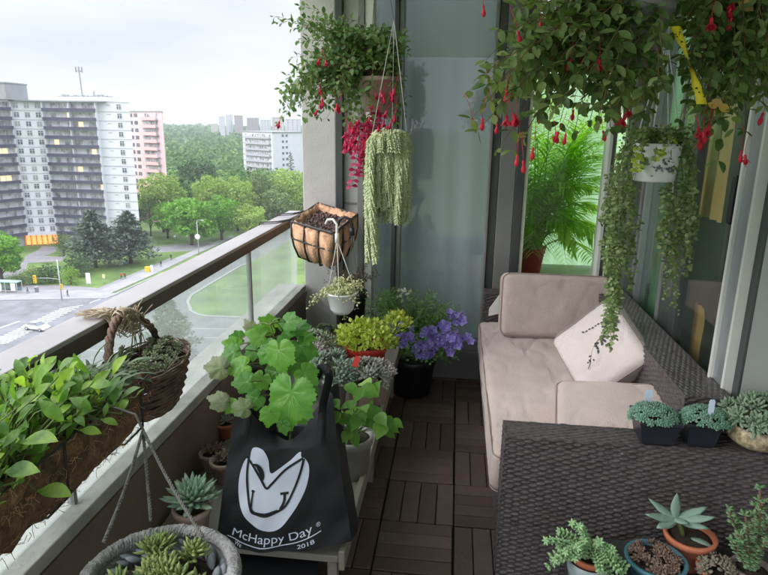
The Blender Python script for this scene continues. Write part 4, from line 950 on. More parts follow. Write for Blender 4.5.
for k in range(60): v = rvec(); v.z = abs(v.z) * .5; p = c + UP * .05 + V((v.x * .06, v.y * .06, v.z * .04)); tail(p, p + V((v.x * .03, v.y * .03, -.06)), out=.01)
tail(at(374, 138, 2.56), at(375, 262, 2.6)); tail(at(370, 138, 2.58), at(376, 255, 2.6)); tail(at(398, 150, 2.58), at(397, 223, 2.6)); 
part('stems', sm, m_stem, T); part('strands', lm, l_tail, T)

# ============ big fuchsia upper right
PC = at(629, 66, 1.52)
T = thing('hanging_fuchsia', 'large hanging fuchsia with red drop flowers in a grey pot, top right', 'hanging plant', PC)
mb = MB(); mb.lathe([(.058, 0), (.085, .12), (.09, .121), (.092, .14), (.083, .14), (.08, .12), (.001, .118)], PC, 28); part('pot', mb, m_greyp, T)
mb = MB(); hk = PC + UP * .72
for q in range(3): mb.tube([hk, PC + V((math.cos(q * 2.09 + .5) * .088, math.sin(q * 2.09 + .5) * .088, .135))], .0015, 5)
part('hanger', mb, m_wire, T)
sm, lm = MB(), MB(); a0 = PC + UP * .14
def blob(lst):
    x, y, r = random.choice(lst); a = ru(0, 6.28); q = r * rnd() ** .5; return x + q * math.cos(a), y + q * math.sin(a)
zone = [(540, 25, 30), (560, 55, 30), (520, 75, 28), (500, 85, 22), (585, 75, 26), (545, 90, 22), (600, 20, 34), (600, 95, 22), (565, 10, 30), (650, 10, 34), (590, 45, 24), (640, 100, 16), (655, 75, 16), (525, 40, 18), (610, 115, 14)]
for k in range(230):
    tx, ty = blob(zone); D = ru(1.35, 1.75); spray(sm, lm, a0 + V((ru(-.06, .06), ru(-.06, .06), 0)), at(tx, ty, D), ru(.03, .13), .050, .027, .040, start=.25, r=.002)
for tx, ty, D in ((472, 118, 1.5), (478, 130, 1.5), (470, 90, 1.5), (498, 148, 1.5), (512, 150, 1.45), (486, 60, 1.55), (517, 30, 1.5), (500, 28, 1.5), (560, 122, 1.5), (575, 130, 1.5), (545, 118, 1.5), (525, 135, 1.45), (590, 120, 1.5), (618, 125, 1.5)):
    spray(sm, lm, a0 + rvec() * .04, at(tx, ty, D), .12, .046, .025, .045, start=.4, r=.002)
part('stems', sm, m_stemb, T); part('foliage', lm, l_fuchd, T)
for px, py, D, b in ((541, 25, 1.45, 0), (516, 30, 1.48, 1), (572, 62, 1.4, 0), (583, 58, 1.45, 0), (508, 90, 1.45, 1), (483, 118, 1.45, 1), (471, 118, 1.5, 1), (507, 118, 1.42, 0), (512, 116, 1.42, 0), (517, 119, 1.42, 0), (555, 132, 1.42, 1), (560, 135, 1.4, 0), (567, 134, 1.4, 1), (534, 147, 1.4, 1), (518, 155, 1.4, 1), (523, 160, 1.42, 1), (602, 131, 1.5, 1), (490, 100, 1.5, 1), (628, 118, 1.5, 0), (621, 122, 1.5, 0), (483, 5, 1.5, 1), (600, 62, 1.4, 0), (510, 86, 1.5, 1), (498, 125, 1.5, 1), (574, 110, 1.5, 1)):
    inst('flower_bud' if b else 'flower', bl_bud if b else bl_red, T, at(px, py - 7, D), (ru(-.3, .3), ru(-.3, .3), ru(0, 6)), ru(.72, .98))
# ============ second fuchsia at the right edge
PC = at(742, 30, 1.62)
T = thing('hanging_fuchsia', 'hanging fuchsia with dark leaves and pink red flowers at the far upper right corner', 'hanging plant', PC)
mb = MB(); mb.lathe([(.06, 0), (.085, .12), (.092, .121), (.092, .14), (.083, .14), (.08, .12), (.001, .118)], PC, 24); part('pot', mb, m_greyp, T)
mb = MB(); hk = PC + UP * .70
for q in range(3): mb.tube([hk, PC + V((math.cos(q * 2.09) * .088, math.sin(q * 2.09) * .088, .135))], .0015, 5)
part('hanger', mb, m_wire, T)
sm, lm = MB(), MB(); a0 = PC + UP * .14
zone = [(700, 20, 26), (735, 30, 30), (760, 50, 22), (710, 60, 26), (735, 85, 24), (765, 10, 30), (700, 95, 18), (690, 60, 14), (755, 90, 14), (720, 110, 14), (680, 15, 16)]
for k in range(150):
    tx, ty = blob(zone); D = ru(1.45, 1.85); spray(sm, lm, a0 + V((ru(-.06, .06), ru(-.06, .06), 0)), at(tx, ty, D), ru(.03, .13), .048, .026, .040, start=.25, r=.002)
for tx, ty, D in ((708, 128, 1.6), (700, 120, 1.6), (745, 130, 1.6), (735, 128, 1.62), (718, 160, 1.62), (764, 105, 1.6), (690, 100, 1.6), (680, 118, 1.65), (722, 120, 1.6)):
    spray(sm, lm, a0 + rvec() * .04, at(tx, ty, D), .1, .046, .026, .042, start=.4, r=.002)
part('stems', sm, m_stemb, T); part('foliage', lm, l_fuchd, T)
for px, py, D, b in ((712, 20, 1.45, 0), (732, 10, 1.5, 0), (734, 16, 1.5, 1), (698, 130, 1.55, 0), (703, 134, 1.52, 0), (708, 131, 1.52, 0), (700, 140, 1.55, 0), (712, 128, 1.55, 0), (745, 158, 1.55, 0), (743, 150, 1.56, 1), (766, 112, 1.6, 1), (626, 108, 1.6, 0), (622, 115, 1.6, 0), (735, 3, 1.5, 0)):
    inst('flower_bud' if b else 'flower', bl_bud if b else bl_red, T, at(px, py - 7, D), (ru(-.3, .3), ru(-.3, .3), ru(0, 6)), ru(.8, 1.05))
lm = MB()
for px, py, s in ((738, 2, .04), (743, 5, .03), (712, 100, .030), (718, 105, .032), (708, 103, .025)): lm.leaf(at(px, py, 1.5), V((1, -.2, -.5)), V((-.2, -1, .4)), s, s * .7, OV, .3, .2)
part('yellow_leaves', lm, LF('leaf_yellowed', [(.62, .40, .10), (.7, .42, .2)], .5, .3), T)
# yellow strip
mb = MB(); P_ = bez(at(675, 26, 1.44), at(688, 55, 1.44), at(702, 104, 1.46), 16); n0 = len(mb.v)
for i, p in enumerate(P_):
    w = V((math.cos(i * .22 - .6), math.sin(i * .22 - .6), 0)) * .0105 * (1 + .2 * math.sin(i * 2.1)); mb.v += [p - w, p + w, p + w + V((0, .0008, 0)), p - w + V((0, .0008, 0))]
for i in range(16):
    for j in range(4): a = n0 + i * 4 + j; b = n0 + i * 4 + (j + 1) % 4; mb.face((a, b, b + 4, a + 4))
T = thing('sticky_strip', 'bright yellow sticky strip dangling among the upper right fuchsia leaves', 'strip', P_[0]); 
for i in range(22): p = P_[random.randrange(1, 16)] + V((ru(-.011, .011), -.004, ru(-.004, .004))); mb.sphere(p, ru(.0012, .0025), 6, 1)
part('strip', mb, [mat('strip_yellow', (.75, .60, .02), .5, .12, 60), m_wire], T)
# ============ white hanging pot, right
PC = at(653, 181, 1.86); r_ = .069
T = thing('hanging_vine', 'white hanging pot with a dark floral print and long trailing vines before the sliding door', 'hanging plant', PC)
m_pw = mat('white_glaze', (.78, .79, .82), .3, .03, 6)
mb = MB(); mb.lathe([(.055, 0), (.060, .004), (.068, .10), (.071, .112), (.066, .112), (.064, .09), (.001, .088)], PC, 36)
for px, py, s in ((657, 169, .007), (660, 167, .006), (668, 170, .008), (672, 169, .007), (666, 163, .006), (664, 159, .005), (669, 161, .004), (676, 171, .004), (662, 171, .004), (652, 176, .003), (634, 174, .004), (638, 172, .003)):
    p = at(px, py, 1.86); q = p - PC; q.z = 0; d_ = ray(px, py).normalized(); A_ = d_.x ** 2 + d_.y ** 2; o_ = EYE - PC; B_ = o_.x * d_.x + o_.y * d_.y; rr = .0672; C__ = o_.x ** 2 + o_.y ** 2 - rr * rr; disc = B_ * B_ - A_ * C__
    if disc < 0: continue
    p = EYE + d_ * ((-B_ - disc ** .5) / A_); nr = V((p.x - PC.x, p.y - PC.y, 0)).normalized()
    for k in range(4): mb.leaf(p + nr * .0012, (nr.cross(UP) * ru(-1, 1) + UP * ru(-1, 1)), nr, s * 1.3, s, (0, 1, .8, 0), 0, 0, 1)
part('pot', mb, [m_pw, mat('print_grey', (.12, .13, .17), .5)], T)
mb = MB(); hk = at(668, 40, 1.86)
for dx, dy in ((-.066, 0), (.066, 0), (0, .066), (.01, -.066)): mb.tube([hk, PC + V((dx, dy, .11))], .0017, 5)
mb.tube([hk, hk + UP * .5], .0017, 5); part('hanger', mb, m_cord, T)
sm, lm = MB(), MB(); top = PC + UP * .115
RN = (.2, .95, 1, .6, 0)
for k in range(90):
    a = ru(0, 6.28); o = V((math.cos(a), math.sin(a), 0)); tip = top + o * ru(.03, .12) + UP * ru(-.04, .05); spray(sm, lm, top + o * .02, tip, .03, .016, .014, .014, start=.1, prof=RN, r=.001)
def trail(px0, px1, y1, D0, lv, big=.015):
    A = top + (at(px0, 140, D0) - top) * .75; A.z = top.z + .01; Bm = at(px0, 150, D0); E_ = at(px1, y1, D0 + .05); a = top.lerp(A, .4); n = max(8, int((E_ - A).length / .018)); P_ = bez(a, Bm + UP * .03, E_.lerp(Bm, .6), max(4, n // 3)) + [E_.lerp(Bm, .6 * (1 - i / n)) + V((.010 * math.sin(i * .5 + px0), .010 * math.cos(i * .4), 0)) for i in range(1, n + 1)]
    sm.tube(P_, .0009, 4)
    for i, p in enumerate(P_):
        for q in range(lv): w = rvec(); w.z = w.z * .4 - .15; lm.leaf(p, w, (V((-.2, -.7, .6)) + rvec() * .4), big * ru(.6, 1.15), big * .85 * ru(.6, 1.1), RN, .3, .2)
for k in range(26): x = ru(606, 634); trail(x + 6, x - ru(0, 5), ru(200, 300), ru(1.78, 1.98), 2)
for k in range(12): x = ru(612, 626); trail(x + 6, ru(605, 616), ru(290, 352), ru(1.8, 1.95), 2)
for k in range(26): x = ru(668, 700); trail(x, x - ru(4, 14), ru(200, 275), ru(1.78, 1.98), 2)
for k in range(9): x = ru(668, 690); trail(x, ru(660, 682), ru(270, 318), ru(1.8, 1.95), 1, .012)
for k in range(6): x = ru(630, 672); trail(x, x + ru(-3, 3), ru(158, 185), 1.76, 2)
part('stems', sm, m_stem, T); part('foliage', lm, l_vine, T)
lm = MB()
for px, py in ((637, 148), (640, 154), (636, 160), (639, 165), (636, 170), (641, 158), (660, 148), (664, 143), (668, 146), (672, 142), (657, 152), (662, 154), (655, 157), (670, 138)):
    for k in range(3): lm.leaf(at(px + ru(-2, 2), py, 1.775), V((ru(-1, 1), -.3, ru(-.8, .2))), V((0, -1, .5)), .016, .013, RN, .2, .2)
part('lime_leaves', lm, l_lime, T)

# ============ palm in the plant room
b = ony(545, 330, 4.5); b.z = 0.0
T = thing('potted_palm', 'bright green feathery palm in a red pot inside the plant room', 'palm', (b.x, b.y, 0))
mb = MB(); mb.box((b.x - .3, 4.2, .52), (b.x + .6, 4.9, .55)); mb.box((b.x - .25, 4.25, .001), (b.x - .2, 4.85, .519)); mb.box((b.x + .5, 4.25, .001), (b.x + .55, 4.85, .519)); single('plant_table', mb, m_frl, 'low pale table carrying the palm pot inside the plant room', 'table', (b.x, 4.5, 0), smooth=False)
pc = V((ony(526, 280, 4.45).x, 4.45, .552)); pot(T, pc, .12, .09, .22, m_redp)
sm, lm = MB(), MB()
for k in range(84):
    a = pc + V((ru(-.06, .08), ru(-.06, .06), .2)); q = rnd(); tx, ty = ru(512, 628), ru(92, 268); tip = ony(tx, ty, ru(4.1, 5.0)); mid = a.lerp(tip, .45) + UP * ru(.2, .5); n = 26; P_ = bez(a, mid, tip, n); sm.tube(P_, [.006 * (1 - .8 * i / n) for i in range(n + 1)], 5, cap=False)
    for i in range(7, n + 1):
        d = (P_[min(i + 1, n)] - P_[i - 1]).normalized(); s = d.cross(UP); s = s.normalized() if s.length > .01 else V((1, 0, 0)); t_ = (i - 7) / (n - 7); L_ = .24 * (math.sin(math.pi * (.18 + .72 * t_)))
        for w in (-1, 1): lm.leaf(P_[i], (s * w + d * .75 - UP * .12 + rvec() * .12), (UP + s * w * .3), L_, .017, (.5, 1, .9, .6, 0), .5, .2)
part('stems', sm, LF('palm_stem', [(.25, .38, .06), (.4, .5, .12)], .5, 0), T); part('fronds', lm, l_palm, T)

# ============ wire coco basket on the rail
ZR = 1.115
T = thing('wire_planter', 'empty coco lined black wire planter hooked on the handrail near the column', 'planter', onz(318, 220, ZR))
rc = [onz(a, b, ZR) for a, b in ((293, 223), (333, 234.5), (356, 216), (318, 205))]
cc = sum(rc, V((0, 0, 0))) / 4
def loop(sx, dz, k=18, rd=.35, bulge=0, fl=False):
    P_ = []
    for i in range(4):
        a, b = rc[i], rc[(i + 1) % 4]
        for j in range(k): 
            t = j / k; p = a.lerp(b, t); p = cc + (p - cc) * (sx + (.085 * abs(math.sin(math.pi * j / 6)) ** .8 if bulge and fl else 0)); mdl = math.sin(math.pi * t) ; p = p + (p - cc).normalized() * bulge * mdl; P_.append(V((p.x, p.y, ZR + dz)))
    return P_
def rough(p, k=.006): return p + V((noise.noise(p * 30), noise.noise(p * 30 + V((9, 0, 0))), noise.noise(p * 34 + V((0, 7, 0))))) * k
mb = MB(); lv = [(.90, -.005, 0), (1.0, .012, .0), (1.03, -.01, .006), (1.0, -.06, .012), (.93, -.12, .014), (.80, -.175, .012), (.55, -.198, .0), (.05, -.205, 0)]
for sx, dz, bu in [(.05, -.05, 0), (.82, -.045, 0)] + lv: mb.v += [rough(p, .014) for p in loop(sx, dz, bulge=bu, fl=True)]
for i in range(len(lv) + 1):
    for j in range(72): a = i * 72 + j; b = i * 72 + (j + 1) % 72; mb.face((a, b, b + 72, a + 72))
part('coco_liner', mb, m_coco, T)
mb = MB(); n0 = 0
for sx in (.84, .5, .02): mb.v += [rough(p, .02) for p in loop(sx, -.022)]
for i in range(2):
    for j in range(72): a = i * 72 + j; b = i * 72 + (j + 1) % 72; mb.face((a, b, b + 72, a + 72))
mb2 = MB()
for k in range(150): u, v = rnd(), rnd(); p = rc[0].lerp(rc[1], u).lerp(rc[3].lerp(rc[2], u), v); p = cc + (p - cc) * .8; mb2.sphere(V((p.x, p.y, ZR - .018 + ru(-.006, .008))), ru(.004, .010), 6, sc=(1, ru(.5, 1), ru(.5, 1)))
n_ = len(mb.v); mb.v += mb2.v; mb.f += [tuple(i + n_ for i in f) for f in mb2.f]; mb.m += [1] * len(mb2.f); part('soil', mb, [mat('dark_compost', (.06, .035, .03), .95, .6, 60, 1, 90), mat('bark_chips', (.16, .10, .09), .9, .5, 60)], T)
mb = MB(); P_ = loop(1.045, .008); mb.tube(P_ + [P_[0]], .0065, 6, cap=False); P_ = loop(1.05, -.075, bulge=.012); mb.tube(P_ + [P_[0]], .005, 6, cap=False)
L0, L1, L2, L3, L4 = loop(1.05, .008), loop(1.055, -.06, bulge=.013), loop(.985, -.12, bulge=.016), loop(.85, -.18, bulge=.014), loop(.56, -.208)
for j in range(0, 72, 6):
    mb.tube([L0[j], L1[j], L2[j], L3[j], L4[j]], .0055, 6)
for q in (.3, .75):
    p = rc[3].lerp(rc[0], q); z0 = ZR; mb.tube([V((p.x, p.y, z0)), V((-.955, p.y, 1.09)), V((-1.056, p.y - .0, 1.083)), V((-1.06, p.y, 1.04))], .004, 6); mb.tube([V((p.x - .0, p.y - .03, z0)), V((-.955, p.y - .03, 1.085)), V((-1.05, p.y - .03, 1.078))], .003, 6)
part('wire_frame', mb, m_wire, T)
# hook hung white pot
PC = at(342, 313, 2.72); T = thing('hanging_pot', 'small white hanging pot of pale trailing succulent below the wire planter', 'hanging plant', PC)
mb = MB(); mb.lathe([(.035, 0), (.052, .02), (.066, .09), (.070, .092), (.064, .098), (.06, .085), (.001, .08)], PC, 28); part('pot', mb, m_pw, T)
hk = at(337, 240, 2.7); mb = MB()
for dx, dy in ((-.064, 0), (.064, .0), (0, -.064)): mb.tube([hk, PC + V((dx, dy, .094))], .0016, 5)
H_ = [hk - UP * .01, hk + UP * .045, hk + V((.0, .0, .07)), hk + V((-.02, .01, .09)), hk + V((-.045, .02, .086)), hk + V((-.055, .02, .065))]; mb.tube(H_, .0058, 7); mb.tube([hk - UP * .012, hk + UP * .03], .009, 7); part('hanger', mb, m_cord, T)
sm, lm = MB(), MB(); tp_ = PC + UP * .09
for k in range(60):
    a = ru(0, 6.28); o = V((math.cos(a), math.sin(a), 0)); spray(sm, lm, tp_ + o * .02, tp_ + o * ru(.03, .12) + UP * ru(-.03, .06), .03, .016, .011, .013, prof=RN, start=.1, r=.001)
for tx, ty in ((308, 307), (312, 303), (316, 300), (310, 300), (360, 302), (356, 308), (344, 318), (346, 322)): spray(sm, lm, tp_ + rvec() * .02, at(tx, ty, 2.7), .07, .018, .012, .013, prof=RN, start=.25, r=.001)
part('stems', sm, m_stem, T); part('foliage', lm, LF('leaf_pale_yellow', [(.30, .33, .16), (.46, .47, .26), (.58, .57, .36)], .5, .2), T)
# black hook with empty cords
hk = at(352, 232, 2.85); T = thing('hanging_hook', 'black plastic plant hook with thin cords on the right corner of the wire planter', 'hook', hk); mb = MB()
mb.tube([hk, hk + UP * .035, hk + V((-.01, 0, .06)), hk + V((-.035, 0, .07)), hk + V((-.06, 0, .055)), hk + V((-.068, 0, .03))], .007, 7); mb.tube([hk - UP * .015, hk + UP * .02], .012, 7); part('hook', mb, m_blk, T)
mb = MB(); e_ = at(357, 298, 2.95)
for q in ((-.05, 0, 0), (.05, 0, 0), (0, .05, 0)): mb.tube([hk, e_ + V(q)], .0014, 5)
part('cords', mb, m_frm, T)
# ============ low bench and what stands on it
ZB = .30
T = thing('plant_bench', 'long low pale bench under the railing carrying the potted plants', 'bench', (-.62, 2.5, 0))
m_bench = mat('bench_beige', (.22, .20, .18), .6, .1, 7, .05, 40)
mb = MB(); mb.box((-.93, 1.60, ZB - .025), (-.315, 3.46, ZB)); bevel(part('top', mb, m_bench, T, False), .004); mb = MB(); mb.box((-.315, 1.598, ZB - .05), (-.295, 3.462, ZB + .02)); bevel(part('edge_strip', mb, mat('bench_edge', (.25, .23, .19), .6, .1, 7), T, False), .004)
for x in (-.90, -.34):
    for y in (1.64, 2.5, 3.42): mb = MB(); mb.box((x - .015, y - .015, 0.001), (x + .015, y + .015, ZB - .026)); part('leg', mb, m_bench, T, False)
mb = MB(); mb.box((-.75, 1.36, .001), (-.40, 1.72, .215)); mb.box((-.76, 1.35, .215), (-.39, 1.73, .235)); o = single('storage_box', mb, m_blk, 'black storage box pushed under the near end of the bench', 'box', (-.55, 1.5, 0), smooth=False); bevel(o, .005)
def bpot(nm, label, px, py, rt, rb, h, m, z=ZB, loc=None, cat_='potted plant', **k):
    c = V(loc) if loc else onz(px, py, z + .002); t = thing(nm, label, cat_, c); pot(t, c, rt, rb, h, m, **k); return t, c
def rosepot(label, px, py, rt, rb, h, m, ros, lm_=l_ros, z=ZB, loc=None, stem=False):
    t, c = bpot('potted_succulent', label, px, py, rt, rb, h, m, z, loc); mb = MB()
    for dx, dy, dz, n, L_, W_, T_ in ros: rosette(mb, c + V((dx, dy, h + dz)), n, L_, W_, T_, V((dx * 3, dy * 3 - .25, 1)))
    part('foliage', mb, lm_, t)
    if stem: mb = MB(); mb.tube([c + UP * (h - .02), c + UP * (h + ros[0][2])], .006, 6); part('stem', mb, m_stem, t)
    return t, c
rosepot('pale green rosette succulent in a dusty pink pot left of the tote bag', 194, 533, .058, .045, .10, m_pale, [(0, 0, .035, 48, .098, .026, .010), (.045, .03, .02, 16, .05, .017, .007), (-.045, .01, .02, 16, .05, .017, .007)], stem=True)
rosepot('small white green succulent in a red rimmed pot nearest the railing', 226, 436, .04, .03, .065, m_terra, [(0, 0, .01, 16, .04, .014, .005), (.02, -.01, .015, 10, .03, .01, .005)], l_dusty)
rosepot('shrivelled grey brown succulent in a pale clay pot behind the rosette', 213, 468, .045, .035, .07, m_pale, [(0, 0, .01, 22, .035, .014, .009), (.02, .02, .015, 14, .03, .012, .008), (-.02, .0, .012, 14, .03, .012, .008)], l_brown)
rosepot('brown dotted succulent in a pale pot right behind the rosette', 225, 480, .048, .035, .085, m_pale, [(0, 0, .01, 22, .035, .014, .009), (.02, .02, .015, 14, .03, .012, .008), (-.02, .0, .012, 14, .03, .012, .008)], l_brown)
# dusty ghost plants
def cluster(label, px, py, rt, h, m, n, rx, lm_=l_dusty, L_=.035, z=ZB, W_=.013, T_=.006, rz=.07, ex=None, nm='potted_succulent'):
    t, c = bpot(nm, label, px, py, rt, rt * .75, h, m, z); mb, sm = MB(), MB()
    for k in range(n):
        v = rvec(); v.z = abs(v.z); p = c + V((v.x * rx, v.y * rx, h + v.z * rz)); rosette(mb, p, 13, L_ * ru(.75, 1.1), W_, T_, V((v.x, v.y - .3, v.z + .4))); sm.tube([c + V((v.x * rt * .4, v.y * rt * .4, h - .02)), p], .0025, 5)
    part('foliage', mb, lm_, t); part('stems', sm, m_stem, t); return t, c
cluster('dusty white succulent with leggy rosettes in the pot with the bright red label', 362, 410, .07, .15, m_pale, 26, .11, L_=.048, W_=.017, rz=.09)
mb = MB(); p = at(357, 360, 2.6); mb.box((-.012, -.002, -.03), (.012, .0, .016), M=Matrix.Translation(p) @ Matrix.Rotation(.3, 4, 'Y') @ Matrix.Rotation(-.3, 4, 'X')); single('plant_label', mb, m_redp, 'bright red plant label stuck among the dusty succulents', 'label', p, smooth=False)
cluster('blue grey leaved succulent in the middle of the dusty row', 332, 412, .075, .19, m_greyp, 26, .12, LF('leaf_bluegrey', [(.18, .25, .20), (.27, .34, .27), (.36, .40, .34)], .7, .05), L_=.055, W_=.019, rz=.09)
cluster('pinkish dusty succulent beside the vine leaves', 310, 394, .07, .18, m_redp, 20, .10, LF('leaf_pinkgrey', [(.34, .29, .27), (.46, .41, .38), (.56, .50, .48)], .7, .05), L_=.045, W_=.017, rz=.08)
cluster('tan succulent in front of the lime green sedum', 334, 376, .07, .12, m_pale, 20, .11, LF('leaf_tan', [(.22, .19, .12), (.34, .28, .18), (.30, .32, .2)], .7, .05), L_=.036, rz=.06)
cluster('small green succulent left of the lime sedum', 326, 352, .065, .09, m_redp, 16, .085, l_sage, L_=.03, rz=.07)
cluster('low pale succulent in the small bright red pot by the railing', 307, 356, .07, .10, m_redp, 8, .085, l_sage, L_=.028, rz=.03)
cluster('pinkish white succulent at the edge of the bench in front of the red sedum pot', 376, 404, .06, .13, m_pale, 24, .095, LF('leaf_pinkwhite', [(.34, .30, .28), (.46, .42, .39), (.56, .52, .48)], .7, .05), L_=.045, W_=.015, rz=.08)
cluster('grey green succulent between the blue grey one and the tan one', 318, 376, .07, .17, m_greyp, 22, .11, LF('leaf_greygreen_b', [(.22, .26, .18), (.34, .38, .27), (.42, .44, .34)], .7, .05), L_=.042, W_=.015, rz=.08)
# lime sedum in red pot
t, c = bpot('potted_sedum', 'lime green mounded sedum in a red pot', 366, 379, .105, .085, .20, m_redp); mb = MB()
mound(mb, c + UP * .22, .165, .14, .11, 720, .026, .017, .4, ros=0, prof=RN, lo=-.3, shell=.5); mound(mb, c + UP * .22, .16, .14, .11, 150, .022, .013, .5, ros=7)
mound(mb, c + V((.15, .10, .27)), .08, .08, .08, 220, .026, .016, .5, prof=RN); part('foliage', mb, l_lime, t)
# brown leggy plant by the column
t, c = bpot('potted_plant', 'brownish leggy plant behind the small white hanging pot', 352, 336, .09, .07, .30, m_blk); sm, lm = MB(), MB()
for k in range(26): a = ru(0, 6.28); spray(sm, lm, c + UP * .30, c + V((math.cos(a) * ru(.05, .18), math.sin(a) * ru(.03, .12), .30 + ru(.04, .17))), .03, .024, .010, .018)
part('stems', sm, m_stemb, t); part('foliage', lm, LF('leaf_brown_green', [(.12, .08, .05), (.16, .14, .07), (.2, .13, .09)], .6, .1), t)
# white flowering fine plant
t, c = bpot('flowering_plant', 'fine leaved green plant with tiny white flowers against the curtain pane', 0, 0, .12, .09, .26, m_greyp, loc=(-.26, 3.66, .002)); sm, lm = MB(), MB(); tips = []
for k in range(230):
    tx, ty = blob([(400, 305, 22), (425, 310, 24), (375, 310, 14), (448, 315, 14), (410, 325, 22), (385, 295, 10)]); tip = ony(tx, ty, ru(3.5, 3.76)); spray(sm, lm, c + V((ru(-.07, .07), ru(-.07, .07), .26)), tip, .04, .028, .010, .018, r=.001, start=.2, side=.9); tips.append(tip)
for tx, ty in ((402, 268), (404, 280), (358, 298), (350, 295), (430, 284)): tip = ony(tx, ty, 3.68); spray(sm, lm, c + UP * .26, tip, .05, .02, .004, .04, r=.001, start=.5); tips.append(tip)
part('stems', sm, m_stem, t); part('foliage', lm, l_fern, t)
mbf = MB()
for k in range(6): a = k * 1.047; mbf.leaf(V((0, 0, 0)), V((math.cos(a), math.sin(a), .3)), UP, .009, .006, (.3, 1, .8, 0), .2, .1)
fw = mesh(mbf, 'white_blossom', l_white)
for k in range(60):
    if k < 26: p = ony(ru(397, 411), ru(289, 302), 3.56)
    elif k < 36: p = ony(ru(346, 353), ru(291, 299), 3.55)
    else: p = random.choice(tips) + rvec() * .01
    inst('flower', fw, t, p, (ru(.3, 1.6), ru(-.5, .5), ru(0, 6)), ru(1, 1.7))
# bellflower in black pot on the floor
c = onz(411, 391, .002); t = thing('potted_bellflower', 'violet bellflower overflowing a black pot on the deck', 'flowering plant', c); pot(t, c, .145, .115, .235, m_blk)
sm, lm = MB(), MB(); mound(lm, c + V((.07, -.02, .26)), .22, .14, .09, 520, .028, .020, .4, prof=RN); 
for k in range(40): a = ru(0, 6.28); sm.tube(bez(c + UP * .23, c + V((math.cos(a) * .1, math.sin(a) * .08, .32)), c + V((math.cos(a) * ru(.1, .26) + .05, math.sin(a) * .14, .28)), 6), .0012, 4)
part('stems', sm, m_stem, t); part('foliage', lm, l_fern, t)
mbf = MB()
for k in range(5): a = k * 1.2566; r = V((math.cos(a), math.sin(a), 0)); mbf.leaf(V((0, 0, 0)), (r * .8 + UP * .6), UP, .019, .015, (.5, 1, .85, 0), .5, .25)
mbf.tube([V((0, 0, 0)), V((0, 0, .012))], .0012, 5, 1); bf = mesh(mbf, 'bell_blossom', [LF('petal_violet', [(.13, .09, .48), (.23, .17, .64), (.42, .36, .80)], .5, .3), l_white])
for k in range(98):
    if k < 20: tx, ty = blob([(400, 335, 12), (402, 346, 11), (392, 332, 8)])
    else: tx, ty = blob([(428, 348, 10), (440, 338, 14), (455, 330, 14), (462, 338, 10), (450, 345, 12), (430, 338, 9), (455, 318, 9), (420, 352, 7)])
    D_ = ru(3.12, 3.36); inst('flower', bf, t, ony(tx, ty, D_), (ru(.5, 1.5), ru(-.6, .6), ru(-.8, .8)), ru(1.3, 1.9))
# green leafy plant in a whitish pot at the bench end
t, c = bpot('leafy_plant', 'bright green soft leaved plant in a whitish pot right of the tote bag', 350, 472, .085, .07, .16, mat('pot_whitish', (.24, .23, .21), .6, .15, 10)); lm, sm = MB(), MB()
HE = (.25, .8, 1, .96, .8, .5, .2, 0)
for k in range(44):
    tx, ty = blob([(345, 400, 16), (365, 405, 14), (335, 410, 12), (350, 425, 16), (370, 415, 12), (378, 418, 8), (355, 388, 10)]); tip = at(tx, ty, ru(1.95, 2.2)); a = c + V((ru(-.03, .03), ru(-.03, .03), .15)); sm.tube(bez(a, a.lerp(tip, .5) + UP * .04, tip, 6), .0016, 4); lm.leaf(tip, (V((tip.x - c.x, tip.y - c.y - .05, -.02)) * 2 + rvec() * .6), (UP + V((0, -.6, 0)) + rvec() * .3), ru(.045, .075), ru(.035, .055), HE, .6, .2)
for tx, ty in ((388, 425), (392, 420), (384, 430)): tip = at(tx, ty, 2.1); sm.tube(bez(c + UP * .15, c + V((.06, -.02, .2)), tip, 6), .0014, 4); lm.leaf(tip, V((1, -.3, -.4)), V((0, -.6, 1)), .05, .035, HE, .5, .2)
part('stems', sm, m_stem, t); part('foliage', lm, LF('leaf_soft', [(.08, .20, .03), (.14, .30, .06), (.24, .40, .08)], .5, .3), t)

# ============ tote bag
T = thing('tote_bag', 'black fabric tote bag with a white smiling M face print and McHappy Day lettering', 'tote bag', (-.5, 1.68, ZB))
BLc, BRc, TLc, TRc = ony(216, 545, 1.62), ony(352, 541, 1.62), ony(238, 396, 1.74), ony(332, 396, 1.74)
sl_ = (1.74 - 1.62) / ((TLc.z + TRc.z) / 2 - (BLc.z + BRc.z) / 2)
def S_(u, v, off=0):
    """front face of the bag: u across, v upwards"""
    p = BLc.lerp(BRc, u).lerp(TLc.lerp(TRc, u), v); b = .045 * math.sin(math.pi * min(1, max(0, u))) * (1 - .75 * v) + .018 * math.sin(math.pi * min(1, max(0, v)))
    w = .016 * noise.noise(V((u * 3.2 + v * 1.2, v * 2.2, 5))) + .009 * noise.noise(V((u * 7 - v * 3, v * 5, 2))) + .006 * math.sin((u * 1.3 - v) * 9) * v * v
    q = V((p.x, p.y - b + w, p.z)); 
    if off: q.y -= off
    if v > .68: q.z -= .15 * math.sin(math.pi * u) ** 1.5 * ((v - .68) / .32)
    return q
def uv_of(px, py):
    d = ray(px, py); z0 = BLc.z; k = ((1.62 - sl_ * z0) - EYE.y + sl_ * EYE.z) / (d.y - sl_ * d.z); p = EYE + d * k
    v = (p.z - (BLc.z + BRc.z) / 2) / ((TLc.z + TRc.z - BLc.z - BRc.z) / 2); xl = BLc.x + (TLc.x - BLc.x) * v; xr = BRc.x + (TRc.x - BRc.x) * v; return (p.x - xl) / (xr - xl), v
m_bag = mat('bag_fabric', (.005, .006, .009), .65, .2, 5, .25, 260)
mb = MB(); NU, NV = 70, 70
for j in range(NV + 1):
    for i in range(NU + 1): mb.v.append(S_(i / NU, j / NV))
